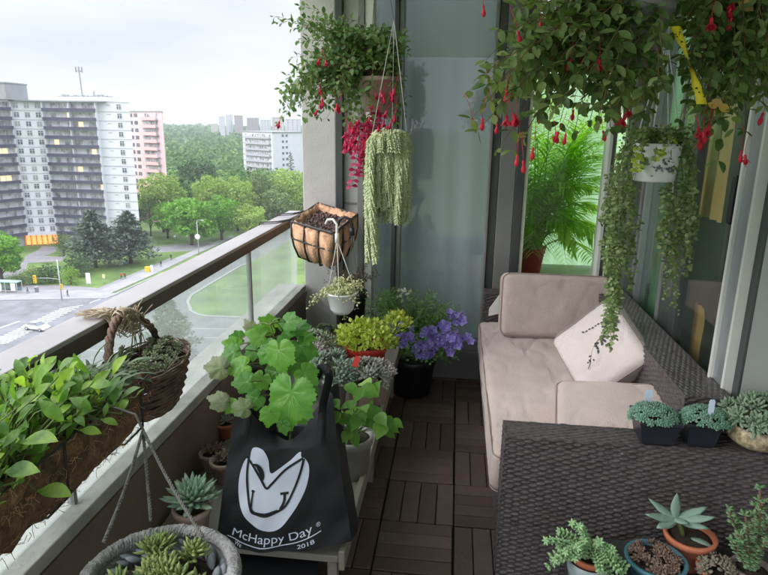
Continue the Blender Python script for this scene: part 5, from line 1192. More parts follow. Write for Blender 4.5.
for j in range(NV):
    for i in range(NU): a = j * (NU + 1) + i; mb.face((a, a + 1, a + NU + 2, a + NU + 1))
def Bk(u, v): p = S_(u, v); return V((p.x * .97 - .01, p.y + .11 - .02 * v + .04 * math.sin(math.pi * u), p.z + .02 * (1 - v) if v < .9 else p.z))
n1 = len(mb.v)
for j in range(NV + 1):
    for i in range(NU + 1): mb.v.append(Bk(i / NU, j / NV))
for j in range(NV):
    for i in range(NU): a = n1 + j * (NU + 1) + i; mb.face((a, a + NU + 1, a + NU + 2, a + 1))
for u in (0, 1):
    n2 = len(mb.v)
    for j in range(NV + 1):
        for k in range(7): s = k / 6; p = S_(u, j / NV).lerp(Bk(u, j / NV), s); p.x += (1 if u else -1) * (.012 * math.sin(math.pi * s) - .03 * math.sin(math.pi * s) * (j / NV)); mb.v.append(p)
    for j in range(NV):
        for k in range(6): a = n2 + j * 7 + k; mb.face((a, a + 1, a + 8, a + 7))
n3 = len(mb.v)
for i in range(NU + 1): mb.v += [S_(i / NU, 0), Bk(i / NU, 0)]
for i in range(NU): a = n3 + 2 * i; mb.face((a, a + 1, a + 3, a + 2))
bag = part('bag_body', mb, m_bag, T)
def strap(lst, w, nm='handle'):
    mb = MB(); P_ = []
    for i in range(len(lst) - 1): P_ += [lst[i].lerp(lst[i + 1], k / 5) for k in range(5)]
    P_.append(lst[-1]); P_ = [P_[0]] + [(P_[i - 1] + P_[i] + P_[i + 1]) / 3 for i in range(1, len(P_) - 1)] + [P_[-1]]
    for i, p in enumerate(P_): 
        d = (P_[min(i + 1, len(P_) - 1)] - P_[max(0, i - 1)]).normalized(); s = d.cross(V((0, -1, .2))).normalized() * w; mb.v += [p - s, p + s, p + s + V((0, .003, 0)), p - s + V((0, .003, 0))]
    for i in range(len(P_) - 1):
        for j in range(4): a = i * 4 + j; b = i * 4 + (j + 1) % 4; mb.face((a, b, b + 4, a + 4))
    part(nm, mb, m_bag, T)
strap([S_(.14, .80, .004), S_(.13, .99, .004), at(242, 378, 1.66), at(256, 371, 1.70), at(268, 380, 1.74), S_(.36, .92, .0) + V((0, .02, 0))], .013)
strap([S_(.86, .72, .004), S_(.90, .98, .004), at(330, 375, 1.72), at(322, 366, 1.75), at(316, 378, 1.8)], .012)
# print
m_print = mat('print_white', (.72, .75, .92), .6, .04, 8, .1, 200); Cp = lambda x, y: (180 + x / 3.835, 422.3 + y / 3.835)
def spl(pts, n=6, closed=True):
    out_ = []; m = len(pts)
    for i in range(m if closed else m - 1):
        p0, p1, p2, p3 = [pts[k % m] if closed else pts[max(0, min(m - 1, k))] for k in (i - 1, i, i + 1, i + 2)]
        for k in range(n):
            t = k / n; out_.append(tuple(.5 * ((2 * p1[c]) + (-p0[c] + p2[c]) * t + (2 * p0[c] - 5 * p1[c] + 4 * p2[c] - p3[c]) * t * t + (-p0[c] + 3 * p1[c] - 3 * p2[c] + p3[c]) * t ** 3) for c in (0, 1)))
    if not closed: out_.append(pts[-1])
    return out_
def inside(x, y, P_):
    r = False; j = len(P_) - 1
    for i in range(len(P_)):
        if (P_[i][1] > y) != (P_[j][1] > y) and x < (P_[j][0] - P_[i][0]) * (y - P_[i][1]) / (P_[j][1] - P_[i][1]) + P_[i][0]: r = not r
        j = i
    return r
from mathutils.geometry import tessellate_polygon, delaunay_2d_cdt
def decal(outline, off, nm, m, parent):
    """flat shape given in photograph crop units, draped on the bag front"""
    O = [V(p) for p in outline]; xs = [p.x for p in O]; ys = [p.y for p in O]; pts = list(O); n = len(O); y = min(ys) + 4
    while y < max(ys):
        x = min(xs) + 4
        while x < max(xs):
            if inside(x, y, outline) and min((V((x, y)) - q).length for q in O) > 3.5: pts.append(V((x, y)))
            x += 9
        y += 9
    vs, es, fs, *_ = delaunay_2d_cdt([V((p.x, p.y)) for p in pts], [(i, (i + 1) % n) for i in range(n)], [], 0, 1e-4)
    mb = MB(); mb.v = [S_(*uv_of(*Cp(p.x, p.y)), off) for p in vs]
    for f in fs:
        cx_ = sum(vs[i].x for i in f) / len(f); cy_ = sum(vs[i].y for i in f) / len(f)
        if inside(cx_, cy_, outline): mb.face(tuple(f))
    return part(nm, mb, m, parent)
face_out = spl([(270, 102), (252, 135), (243, 185), (245, 255), (262, 295), (285, 328), (325, 362), (368, 375), (405, 362), (440, 322), (470, 282), (495, 235), (508, 185), (508, 145), (495, 118), (480, 108), (478, 92), (466, 96), (440, 118), (400, 142), (366, 157), (358, 110), (345, 80), (322, 60), (305, 58), (290, 72), (285, 100), (284, 118)], 4)
fp = decal(face_out, .0026, 'face_print', m_print, bag)
m_ink = m_bag
def stroke(pts, w, nm='print_line', off=.0046, mm=None):
    P_ = spl(pts, 5, False); L_, R_ = [], []
    for i, p in enumerate(P_):
        a, b = P_[max(0, i - 1)], P_[min(len(P_) - 1, i + 1)]; d = V((b[0] - a[0], b[1] - a[1])); d = d.normalized() if d.length > 0 else V((1, 0)); t = i / (len(P_) - 1); ww = w(t) if callable(w) else w; L_.append((p[0] - d.y * ww, p[1] + d.x * ww)); R_.append((p[0] + d.y * ww, p[1] - d.x * ww))
    mb = MB(); mb.v = [S_(*uv_of(*Cp(*p)), off) for p in L_ + R_]; n = len(P_)
    for i in range(n - 1): mb.face((i, i + 1, n + i + 1, n + i))
    part(nm, mb, mm or m_ink, fp)
stroke([(283, 108), (305, 135), (325, 172), (350, 211), (372, 195), (420, 150), (488, 113)], 4.5)
stroke([(300, 120), (318, 128), (330, 150), (334, 175), (330, 186)], lambda t: 1.5 + 8 * math.sin(math.pi * t))
stroke([(279, 104), (275, 150), (278, 210), (290, 268), (308, 296), (345, 312), (385, 302), (425, 278), (455, 225), (478, 165), (491, 116)], 4.5)
stroke([(290, 262), (300, 292), (345, 306), (395, 292)], lambda t: 2 + 4 * math.sin(math.pi * t)); stroke([(300, 218), (297, 245), (295, 275)], 3.5); stroke([(294, 216), (306, 220)], 3.5)
stroke([(405, 233), (436, 233)], 4.5); stroke([(422, 233), (420, 262), (405, 290)], 5)
def text(s, px0, px1, base, size, wt=.0, off=.0030):
    """lettering whose baseline follows base(x) in crop units"""
    cu = bpy.data.curves.new('t', 'FONT'); cu.body = s; cu.offset = wt; o = bpy.data.objects.new('t', cu); S.collection.objects.link(o); dg = bpy.context.evaluated_depsgraph_get(); me = bpy.data.meshes.new_from_object(o.evaluated_get(dg)); bpy.data.objects.remove(o)
    bmm = bmesh.new(); bmm.from_mesh(me); bmesh.ops.triangulate(bmm, faces=bmm.faces[:]); bmm.to_mesh(me); bmm.free()
    xs = [v.co.x for v in me.vertices]; w = max(xs) - min(xs); x0 = min(xs); mb = MB()
    for v in me.vertices:
        u = (v.co.x - x0) / w; x = px0 + (px1 - px0) * u; e = 2; sl = (base(x + e) - base(x - e)) / (2 * e); hgt2 = v.co.y * size; mb.v.append(S_(*uv_of(*Cp(x + sl * hgt2, base(x) - hgt2)), off))
    for p in me.polygons: mb.face(tuple(p.vertices))
    part('lettering', mb, m_print, bag, False); bpy.data.meshes.remove(me)
para = lambda a, b, c_: (lambda x: a[1] * (x - b[0]) * (x - c_[0]) / ((a[0] - b[0]) * (a[0] - c_[0])) + b[1] * (x - a[0]) * (x - c_[0]) / ((b[0] - a[0]) * (b[0] - c_[0])) + c_[1] * (x - a[0]) * (x - b[0]) / ((c_[0] - a[0]) * (c_[0] - b[0])))
text('McHappy Day', 210, 524, para((210, 387), (370, 420), (524, 402)), 47, .0); text('®', 534, 549, lambda x: 385, 22)
stroke([(193, 388), (240, 412), (300, 428), (370, 435), (440, 430), (500, 419), (552, 403)], 1.8, 'underline', .0034, m_print)
text('We', 217, 246, para((217, 424), (250, 437), (300, 450)), 24, .0); text('2018', 466, 531, para((466, 452), (500, 448), (531, 440)), 22, .006)

# ============ vine in the tote
def palmate(mb, c, d, n, R, droop=.25, wav=.05, notch=.3):
    d = d.normalized(); s = d.cross(n).normalized(); n = s.cross(d); K = 64; ang = [(0, 1.14), (10, .98), (22, .82), (32, .78), (46, .92), (58, .80), (74, .68), (90, .74), (108, .66), (128, .62), (146, .56), (162, .42), (174, notch * .7), (180, notch * .4)]
    def rr(a):
        a = abs(a)
        for i in range(len(ang) - 1):
            if ang[i][0] <= a <= ang[i + 1][0]: t = (a - ang[i][0]) / (ang[i + 1][0] - ang[i][0]); return ang[i][1] * (1 - t) + ang[i + 1][1] * t
        return .1
    sd = ru(0, 99); n0 = len(mb.v); mb.v.append(c + n * 0.0); rings = (.3, .62, .85, 1.0)
    for q in rings:
        for j in range(K):
            th = -180 + 360 * j / K; a = math.radians(th); r = rr(th) * R * q * (1 + (.06 if j % 2 else -.04) * (q == 1.0))
            x, y = r * math.sin(a), r * math.cos(a); z = -droop * (r * r) / R - .12 * R * 0
            z += R * .035 * abs(math.sin(a * 3.4)) * min(1, q * 1.4) + wav * R * noise.noise(V((x / R * 2.4 + sd, y / R * 2.4, 0))); mb.v.append(c + s * x + d * y + n * z)
    for ta, tl in ((0, .9), (46, .8), (-46, .8), (94, .62), (-94, .62), (23, .5), (-23, .5)):
        a = math.radians(ta); L_ = [0, .25, .5, .75, 1.0]; m0 = len(mb.v)
        for q in L_:
            r = q * tl * R; wv = R * .012 * (1.15 - q)
            for s_ in (-1, 1):
                x = r * math.sin(a) + s_ * wv * math.cos(a); y = r * math.cos(a) - s_ * wv * math.sin(a); z = -droop * (r * r) / R + R * .035 * abs(math.sin(a * 3.4)) * min(1, q * 1.4) + wav * R * noise.noise(V((x / R * 2.4 + sd, y / R * 2.4, 0))) + R * .012; mb.v.append(c + s * x + d * y + n * z)
        for i in range(4): b = m0 + 2 * i; mb.face((b, b + 1, b + 3, b + 2), 1)
    for j in range(K): mb.face((n0, n0 + 1 + j, n0 + 1 + (j + 1) % K))
    for q in range(len(rings) - 1):
        for j in range(K): a = n0 + 1 + q * K + j; b = n0 + 1 + q * K + (j + 1) % K; mb.face((a, a + K, b + K, b))
c = (S_(.5, .6) + V((0, .10, 0))); T = thing('vine_plant', 'large lobed leaf vine growing out of the black tote bag', 'plant', c)
lm, lw, sm = MB(), MB(), MB(); 
tips = [(291, 392, 28, 1.56, -.1, 0), (279, 350, 18, 1.62, .1, 0), (287, 322, 11, 1.70, .9, 0), (262, 336, 12, 1.72, -1, 0), (268, 352, 11, 1.68, -.5, 0), (243, 366, 13, 1.62, -1.2, 0), (248, 382, 12, 1.58, -1.5, 0), (270, 413, 11, 1.53, -.1, 0), (304, 338, 9, 1.75, 1.3, 0), (304, 388, 13, 1.68, .6, 0), (262, 378, 11, 1.66, -.3, 0), (255, 350, 10, 1.74, -.9, 0), (234, 352, 11, 1.68, -1.2, 0), (300, 345, 13, 1.74, .6, 0), (296, 362, 12, 1.72, .5, 0), (283, 425, 8, 1.56, .2, 0), (232, 405, 9, 1.58, -1.3, 0), (300, 415, 8, 1.62, .5, 0), (257, 398, 11, 1.62, -.8, 0), (275, 372, 14, 1.70, .0, 0), (240, 338, 8, 1.75, -1.2, 0), (310, 352, 7, 1.8, 1.3, 0), (284, 330, 12, 1.72, 2.6, 0), (272, 326, 11, 1.74, -2.7, 0), (298, 328, 10, 1.74, 2.2, 0), (276, 345, 14, 1.68, .2, 0), (236, 345, 10, 1.7, -2.0, 0), (304, 372, 13, 1.66, .9, 0),
    (221, 368, 13, 1.60, -1.7, 1), (223, 402, 11, 1.56, -2.2, 1), (246, 408, 11, 1.56, -2.0, 1), (252, 330, 8, 1.75, -.3, 1)]
stem = bez(c - UP * .03, c + V((.03, 0, .18)), at(270, 325, 1.7), 12); sm.tube(stem, [.0045 - .0025 * i / 12 for i in range(13)], 6)
for px, py, r, D, ang_, wl in tips:
    p = at(px, py, D); R = r * D / F; d = V((math.sin(ang_), -.25, -math.cos(ang_) * .8)); 
    if py < 345: d.z = abs(d.z) * .6
    nr = (V((0, -1, .65)) + rvec() * .35).normalized(); base = p - d.normalized() * R * .2
    i = min(12, max(1, int((450 - py) / 10))); sm.tube(bez(stem[i], stem[i].lerp(base, .6) + UP * .03, base, 7), .0017, 5)
    palmate(lw if wl else lm, p, d, nr, R * 1.3, .55 if wl else .22, .12 if wl else .06)
part('stems', sm, m_stem, T); m_vein = LF('leaf_vein', [(.20, .36, .12), (.26, .42, .16)], .5, .2); part('foliage', lm, [l_cuke, m_vein], T); part('wilted_leaves', lw, [l_wilt, m_vein], T, label='pale wilted curling leaves')

# ============ coco trough with leafy greens (left front)
def tr(y, z): return V((-.86, y, z))
T = thing('coco_trough', 'long coco lined trough of bright leafy greens hooked inside the railing', 'planter', (-.86, 1.0, .85))
mb = MB(); Y0, Y1 = .30, 1.36; prof = [(-.945, .985), (-.94, .90), (-.915, .84), (-.86, .815), (-.80, .825), (-.765, .87), (-.75, .94), (-.748, .985), (-.765, .99), (-.775, .95)]
nn_ = 64
for i in range(nn_ + 1):
    y = Y0 + (Y1 - Y0) * i / nn_; e = min(1, min(i, nn_ - i) / 5 + .35)
    for x, z in prof:
        xx = -.85 + (x + .85) * (.8 + .2 * e); zz = .985 + (z - .985) * (.55 + .45 * e) ; mb.v.append(rough(rough(V((xx, y, zz)), .010), .006) + V((0, 0, .012 * noise.noise(V((y * 9, x * 6, 1))))))
k_ = len(prof)
for i in range(nn_):
    for j in range(k_ - 1): a = i * k_ + j; mb.face((a, a + 1, a + k_ + 1, a + k_))
mb.face(tuple(range(k_))); mb.face(tuple(nn_ * k_ + j for j in range(k_))[::-1]); fib = mb
for k in range(520):
    y = ru(Y0 + .05, Y1); j = random.choice((4, 5, 5, 6, 6, 7, 8)); x, z = prof[j]; p = V((x + .004, y, z)); q = p + V((ru(-.003, .014), ru(-.022, .022), ru(-.022, .014))); fib.tube([p, p.lerp(q, .5) + rvec() * .006, q], .0006, 3, 1, cap=False)
part('coco_liner', mb, [m_cocod, m_coco], T)
mb = MB(); mb.box((-.935, Y0 + .02, .95), (-.775, Y1 - .03, .968)); part('soil', mb, m_soil, T, False)
mb = MB(); mb.tube([V((-.955, Y0, .99)), V((-.955, Y1, .99)), V((-.742, Y1, .99)), V((-.742, Y0, .99))], .003, 6)
for y in (.6, 1.0, 1.3): mb.tube([V((-.742, y, .99)), V((-.747, y, .87)), V((-.80, y, .815)), V((-.90, y, .81)), V((-.957, y, .9)), V((-.954, y, 1.0))], .0028, 6)
part('wire_frame', mb, m_wire, T)
lm, l2, sm = MB(), MB(), MB()
SP = (.2, .28, .55, .85, 1, .98, .8, .45, 0)
for k in range(1050):
    y = ru(.42, 1.19); x = ru(-.93, -.77); a = V((x, y, .965)); out_x = ru(-.10, .16); L_ = ru(12, 34) / 611 * (.45 + .62 * y) / .62; tip = a + V((out_x * .5, ru(-.06, .06), ru(.01, .10) * (1.2 if y < 1.15 else .7)))
    sm.tube([a, a.lerp(tip, .6) + UP * .01, tip], .0022, 4, cap=False); d = V((out_x * 2 + ru(-.5, .5), ru(-.7, .5), ru(.15, 1.1))); lm.leaf(tip, d, (V((-.1, -.6, .8)) + rvec() * .5), L_ * .62, L_ * ru(.2, .3), SP, ru(.2, 1.5), ru(.15, .5))
for px, py, D, dx, dz, L_ in ((28, 440, .95, .8, .5, .14), (45, 490, .92, .7, .3, .13), (60, 395, 1.05, .3, .6, .12), (12, 470, .92, .6, .3, .12), (45, 405, 1.0, .5, -.2, .10), (75, 400, 1.1, .6, 0, .09), (95, 385, 1.15, .6, .3, .09), (15, 395, .98, -.2, .9, .11), (38, 385, 1.02, .2, .9, .11), (60, 370, 1.1, .4, .8, .09), (85, 430, 1.12, .8, .2, .08), (105, 420, 1.2, .9, .1, .07)):
    p = onx(px, py, -.71); L_ *= .62; sm.tube([V((-.84, p.y + ru(-.04, .04), .965)), V((-.82, p.y, .99)).lerp(p, .5) + UP * .02, p - V((dx, -.2, dz)).normalized() * L_ * .3], .0016, 4); lm.leaf(p - V((dx, -.2, dz)).normalized() * L_ * .3, V((dx, -.2, dz)), (V((-.3, -.5, .9)) + rvec() * .25), L_, L_ * .40, SP, .8, .3)
for k in range(260):
    y = ru(1.04, 1.35); a = V((ru(-.90, -.76), y, .965)); d = V((ru(-.2, 1), ru(-.2, 1.0), ru(-.1, .9))); l2.leaf(a + V((0, 0, ru(0, .05))), d, UP + rvec() * .4, ru(.04, .085), .010, (.4, .9, 1, .7, 0), 1.0, .3)
part('stems', sm, m_stem, T); part('foliage', lm, l_salad, T); part('narrow_foliage', l2, l_sage, T, label='narrow grey green leaves at the far end of the trough')

# ============ wicker basket tied to the rail
cb = V((-.855, 1.545, .80)); T = thing('woven_basket', 'dark wicker basket with an arched handle tied to the handrail with raffia', 'basket', cb)
m_bask = mat('basket_cane', (.11, .060, .045), .7, .4, 25, .5, 90, tint=(.17, .10, .075)); mb = MB(); nz = 13
for i in range(nz):
    f = i / (nz - 1); r = .075 + .05 * f ** .6; z = .0 + .135 * f; P_ = []
    for j in range(49): a = 2 * math.pi * j / 48; rr2 = 1 + .035 * math.cos(12 * a + i * math.pi); P_.append(cb + V((math.cos(a) * r * .78 * rr2, math.sin(a) * r * 1.25 * rr2, z + .004 * noise.noise(V((a, i, 0))))))
    mb.tube(P_, .0062, 5, cap=False)
mb.lathe([(.001, 0), (.9, 0)], (0, 0, 0), 24); 
for q in range(len(mb.v) - 48, len(mb.v)): v = mb.v[q]; mb.v[q] = cb + V((v.x * .075, v.y * .11, .0))
part('basket_body', mb, m_bask, T)
mb = MB()
for k in range(70):
    a = ru(0, 6.28); r = .125; p = cb + V((math.cos(a) * r * .8, math.sin(a) * r * 1.27, .14 + ru(-.012, .015))); t_ = V((-math.sin(a) * .8, math.cos(a) * 1.25, 0)).normalized(); mb.tube([p - t_ * .04, p + rvec() * .006, p + t_ * .04], .0022, 4)
part('rim', mb, mat('basket_rim', (.22, .15, .11), .8, .4, 30, .4, 90), T)
hA, hB, hT = at(93, 372, 1.24), at(142, 352, 1.55), at(120, 322, 1.42); mb = MB()
H0 = [cb + V((-.03, -.14, .12)), cb + V((-.035, -.135, .2)), cb + V((-.045, -.09, .262)), cb + V((-.055, -.02, .288)), cb + V((-.05, .05, .262)), cb + V((-.035, .115, .2)), cb + V((-.03, .13, .12))]
Hs = []
for i in range(len(H0) - 1): Hs += [H0[i].lerp(H0[i + 1], k / 6) for k in range(6)]
Hs.append(H0[-1])
for _ in range(3): Hs = [Hs[0]] + [(Hs[i - 1] + Hs[i] + Hs[i + 1]) / 3 for i in range(1, len(Hs) - 1)] + [Hs[-1]]
for ph in (0, 2.1, 4.2): mb.tube([p + V((math.cos(i * 1.1 + ph) * .006, 0, 0)) + (p - cb).normalized() * math.sin(i * 1.1 + ph) * .006 + rvec() * .0012 for i, p in enumerate(Hs)], .0072, 6)
part('handle', mb, m_bask, T)
m_raf = mat('raffia', (.42, .34, .24), .8, .3, 30, .3, 90); mb = MB(); tc_ = Hs[len(Hs) // 2 + 2]
for k in range(70):
    a = V((-.99 + ru(-.05, .04), tc_.y + ru(-.06, .04), 1.074 + ru(0, .012))); m1 = V((-.945, tc_.y + ru(-.035, .035), 1.085 + ru(-.004, .012))); e_ = tc_ + V((ru(-.02, .03), ru(-.04, .10), ru(-.06, .02))); mb.tube(bez(a, m1, V((-.938, m1.y, 1.05)), 5) + [V((-.935, m1.y + ru(-.01, .01), 1.0)).lerp(e_, .6), e_], .0018, 4)
for k in range(22): a = tc_ + V((ru(-.005, .02), ru(-.03, .04), 0)); mb.tube(bez(a, a + V((.015, ru(-.02, .02), -.04)), a + V((.01 + ru(-.01, .02), ru(-.04, .05), ru(-.05, -.12))), 5), .0013, 4)
for i in range(16): p = Hs[len(Hs) // 2 + i // 2 - 2]; mb.tube([p + V((math.cos(q * .9) * .018, ru(-.006, .006), math.sin(q * .9) * .018)) for q in range(8)], .0022, 4)
part('raffia_tie', mb, m_raf, T)
mb = MB(); mb.sphere(cb + UP * .11, .11, 20, sc=(.75, 1.2, .18)); part('soil', mb, m_soil, T)
lm = MB()
for k in range(95): v = rvec(); p = cb + V((v.x * .075, v.y * .12, .125 + ru(0, .055))); rosette(lm, p, 11, .016, .008, .004, V((v.x, v.y - .3, 1)))
part('foliage', lm, LF('leaf_stonecrop_olive', [(.16, .19, .10), (.32, .36, .22), (.50, .52, .38)], .6, .1), T)
lm = MB()
for k in range(14): p = cb + V((ru(-.05, .05), ru(-.13, .13), .12)); rosette(lm, p, 16, .036, .012, .005, rvec() + UP * 1.6)
part('dark_rosettes', lm, LF('leaf_purple_grey', [(.10, .07, .08), (.18, .14, .14), (.24, .2, .2)], .6, .05), T)

# ============ round rope bowl hanging in front
c = at(161, 596, 1.03); T = thing('hanging_bowl', 'round pale braided rim bowl of green succulents hung from twisted ropes in the foreground', 'hanging planter', c)
RB = .122; m_rope = mat('rope_grey', (.34, .33, .34), .9, .35, 40, .8, 160)
mb = MB(); mb.lathe([(.03, -.085), (.085, -.07), (.12, -.02), (RB, .03), (RB - .006, .034), (.112, -.005), (.001, -.015)], c, 40); part('bowl', mb, m_rope, T)
mb = MB(); n_ = 460
for ph in (0, 2.094, 4.189):
    P_ = [c + V((math.cos(2 * math.pi * i / n_) * (RB + .0075 * math.cos(i * .62 + ph)), math.sin(2 * math.pi * i / n_) * (RB + .0075 * math.cos(i * .62 + ph)), .036 + .0075 * math.sin(i * .62 + ph) + .003 * noise.noise(V((i * .2, ph, 0))))) for i in range(n_ + 1)]; mb.tube(P_, .0055, 5, cap=False)
part('braided_rim', mb, m_rope, T)
mb = MB()
for i in range(60): a = i * 2.4; r = .092 + ru(-.005, .018); mb.fat(c + V((math.cos(a) * r, math.sin(a) * r, .0 + ru(0, .02))), V((math.cos(a + 1.4), math.sin(a + 1.4), .4)), UP, .03, .016, .01)
part('lining', mb, mat('lining_blue_grey', (.30, .32, .37), .8, .2, 20), T)
mb = MB(); mb.sphere(c + UP * .0, .10, 24, sc=(1, 1, .16)); part('soil', mb, m_soil, T)
lm = MB()
for k in range(34): a = ru(0, 6.28); r = ru(0, .085); rosette(lm, c + V((math.cos(a) * r, math.sin(a) * r, .028 + ru(0, .028))), 15, .034 * ru(.8, 1.15), .010, .005, V((math.cos(a) * r * 6, math.sin(a) * r * 6 - .2, 1)))
part('foliage', lm, l_sedy, T)
hk = at(143, 428, 1.42); hk = V((-.74, 1.29, .985)) if False else at(143, 430, 1.30)
def chain(a, b, pitch=.016, r=.0016, lw=.0048):
    mb = MB(); d = b - a; L_ = d.length; d.normalize(); e = d.orthogonal().normalized(); f_ = d.cross(e); n = int(L_ / .003)
    for ph in (0, 2.094, 4.189): mb.tube([a + d * (L_ * i / n) + (e * math.cos(i * .75 + ph) + f_ * math.sin(i * .75 + ph)) * .0019 + V((0, 0, -.012 * math.sin(math.pi * i / n))) for i in range(n + 1)], .0018, 5)
    return mb
    for i in range(n):
        p = a + (b - a) * ((i + .5) / n); s = e if i % 2 else f_; mb.tube([p + d * (math.cos(k * 1.047) * pitch * .72) + s * (math.sin(k * 1.047) * lw) for k in range(7)], r, 4, cap=False)
    return mb
m_chain = mat('chain_metal', (.20, .19, .18), .5, .3, 30, metal=.5)
for px, py, D in ((104, 542, 1.0), (151, 521, 1.12), (203, 537, 1.05)):
    part('hanging_rope', chain(hk, at(px, py, D)), mat('rope_dark', (.17, .16, .155), .9, .4, 60, .6, 200), T)
mb = MB(); top_ = V((-.742, hk.y + .04, .995)); mb.tube([hk, hk + V((-.02, .01, .03)), top_ + V((.012, 0, 0)), top_ + V((-.004, 0, .010)), top_ + V((-.014, 0, -.012))], .003, 6); part('hook', mb, m_chain, T)

# ============ pots on the near arm of the sofa
def sqpot(c, w, h, m, t):
    mb = MB(); a, b = w * .40, w * .5; n0 = 0; L_ = [(a, 0), (b, h - .012), (b + .004, h - .011), (b + .004, h), (b - .004, h), (b - .006, h - .012)]
    for q, z in L_:
        for x, y in ((-q, -q), (q, -q), (q, q), (-q, q)): mb.v.append(c + V((x, y, z)))
    for i in range(len(L_) - 1):
        for j in range(4): p = i * 4 + j; r = i * 4 + (j + 1) % 4; mb.face((p, r, r + 4, p + 4))
    mb.face((3, 2, 1, 0)); e = (len(L_) - 1) * 4; mb.face((e, e + 1, e + 2, e + 3)); o = part('pot', mb, m, t, False); bevel(o, .003, 2)
    mb = MB(); mb.box(c + V((-b + .008, -b + .008, h - .02)), c + V((b - .008, b - .008, h - .009))); part('soil', mb, m_soil, t, False)
m_np = mat('nursery_pot_black', (.018, .020, .030), .35, .15, 8)
m_tag = mat('tag_pale_blue', (.62, .72, .88), .5, .03, 8)
ZT = ZARM + .0045
for px, w, lab, tg, dx in ((655, .125, 'square black nursery pot of blue green stonecrop, left of the pair on the sofa arm', (649, 395), -.01), (697, .104, 'square black nursery pot of blue green stonecrop, right of the pair on the sofa arm', (712, 405), .01)):
    c = onz(px, 441, ZT); c.y = 1.945; t = thing('potted_stonecrop', lab, 'potted plant', c); sqpot(c, w, .082, m_np, t); mb = MB()
    for k in range(90): v = rvec(); v.z = abs(v.z); rosette(mb, c + V((v.x * .075 + dx, v.y * .06 - .012, .085 + v.z * .036 - .03 * max(0, abs(v.x) - .6))), 11, .017, .009, .0035, V((v.x * 1.2, v.y - .4, v.z + .3)), e0=70, e1=0)
    part('foliage', mb, l_blue, t)
    q = at(tg[0], tg[1], 2.07 if tg[0] < 700 else 1.95); mb = MB(); w_ = .013 if tg[0] < 700 else .009; mb.prism([(q.x - w_, q.z - .05), (q.x + w_, q.z - .05), (q.x + w_, q.z + .012), (q.x + w_ * .6, q.z + .018), (q.x - w_ * .6, q.z + .018), (q.x - w_, q.z + .012)], 0, .0015); mb.v = [V((v.x, q.y + v.z, v.y)) for v in mb.v]; part('plant_tag', mb, m_tag, t, False)
c = V((1.012, 1.945, ZT)); t = thing('ceramic_bowl_plant', 'bushy grey green succulent in a speckled gold ceramic bowl on the sofa arm', 'potted plant', c)
m_gold = mat('speckled_glaze', (.30, .24, .15), .4, .45, 60, .25, 160, tint=(.48, .40, .26))
mb = MB(); mb.lathe([(.050, 0), (.062, .004), (.088, .025), (.095, .048), (.090, .074), (.086, .078), (.081, .075), (.08, .06), (.001, .057)], c, 40); part('bowl', mb, m_gold, t); mb = MB(); mb.lathe([(.001, .066), (.079, .063)], c, 24); part('soil', mb, m_soil, t)
mb, sm = MB(), MB()
for k in range(40): v = rvec(); v.z = abs(v.z); p = c + V((v.x * .11, v.y * .085, .085 + v.z * .075)); rosette(mb, p, 14, .044, .014, .006, V((v.x, v.y - .35, v.z + .35)), e0=75, e1=5); sm.tube([c + V((v.x * .03, v.y * .03, .058)), p], .002, 4)
part('foliage', mb, LF('leaf_grey_green_s', [(.13, .21, .13), (.21, .31, .20), (.28, .38, .27)], .6, .06), t); part('stems', sm, m_stem, t)

# ============ pots bottom right on a low stand
ZS = .26; T = thing('plant_stand', 'dark low plant stand in front of the sofa arm at the bottom right', 'stand', (.75, 1.72, 0))
m_std = mat('stand_dark', (.045, .05, .048), .6, .15, 8)
mb = MB(); mb.box((.42, 1.50, ZS - .02), (1.22, 1.86, ZS)); bevel(part('top', mb, m_std, T, False), .003)
for x in (.44, 1.2):
    for y in (1.52, 1.835): mb = MB(); mb.box((x - .012, y - .012, .001), (x + .012, y + .012, ZS - .021)); part('leg', mb, m_std, T, False)
def spot(px, py, z): return onz(px, py, z)
c = spot(590, 556, ZS + .09); c.z = ZS + .001; t = thing('potted_sedum', 'bright green burro sedum trailing over a terracotta pot set in a pale plastic cup', 'potted plant', c)
mb = MB(); mb.lathe([(.053, 0), (.069, .085), (.071, .085), (.055, .002)], c, 28); part('outer_cup', mb, mat('frosted_cup', (.34, .40, .42), .3, .05, 8), t)
pot(t, c + UP * .012, .062, .048, .092, m_terra)
lm = MB(); sm = MB()
def stail(P_, s):
    sm.tube(P_, .002, 4); n = len(P_) - 1
    for i, p in enumerate(P_):
        d = (P_[min(i + 1, n)] - P_[max(0, i - 1)]).normalized(); e = d.orthogonal().normalized()
        for q in range(6): w = e.copy(); w.rotate(Matrix.Rotation(i * 1.2 + q * 1.047, 3, d)); lm.fat(p, (w + d * .55), w.cross(d), .013 * s, .007 * s, .006 * s, (.6, 1, .85, 0), .1, 5)
cp = c + UP * .10
for tx, ty in ((547, 541), (552, 556), (549, 566), (560, 532), (573, 524), (580, 527), (568, 545), (600, 542), (612, 550), (618, 562), (605, 560), (592, 555), (560, 548), (575, 558), (622, 572), (600, 570), (585, 540), (618, 570), (626, 566), (610, 575), (596, 562), (566, 552), (556, 560), (578, 548), (602, 552), (614, 556)):
    e_ = at(tx, ty, dep(cp) * ru(.93, 1.0)); stail(bez(cp + rvec() * .02, cp.lerp(e_, .55) + UP * .03, e_, 8), 1.3)
part('stems', sm, m_stem, t); part('foliage', lm, LF('leaf_burro', [(.22, .40, .20), (.32, .52, .26), (.44, .60, .32)], .5, .1), t)
c = spot(656, 558, ZS + .085); c.z = ZS + .001; t = thing('potted_succulent', 'blue pot of shrivelled brown succulents', 'potted plant', c); pot(t, c, .085, .068, .085, mat('blue_pot', (.07, .20, .26), .35, .1, 8))
mb = MB()
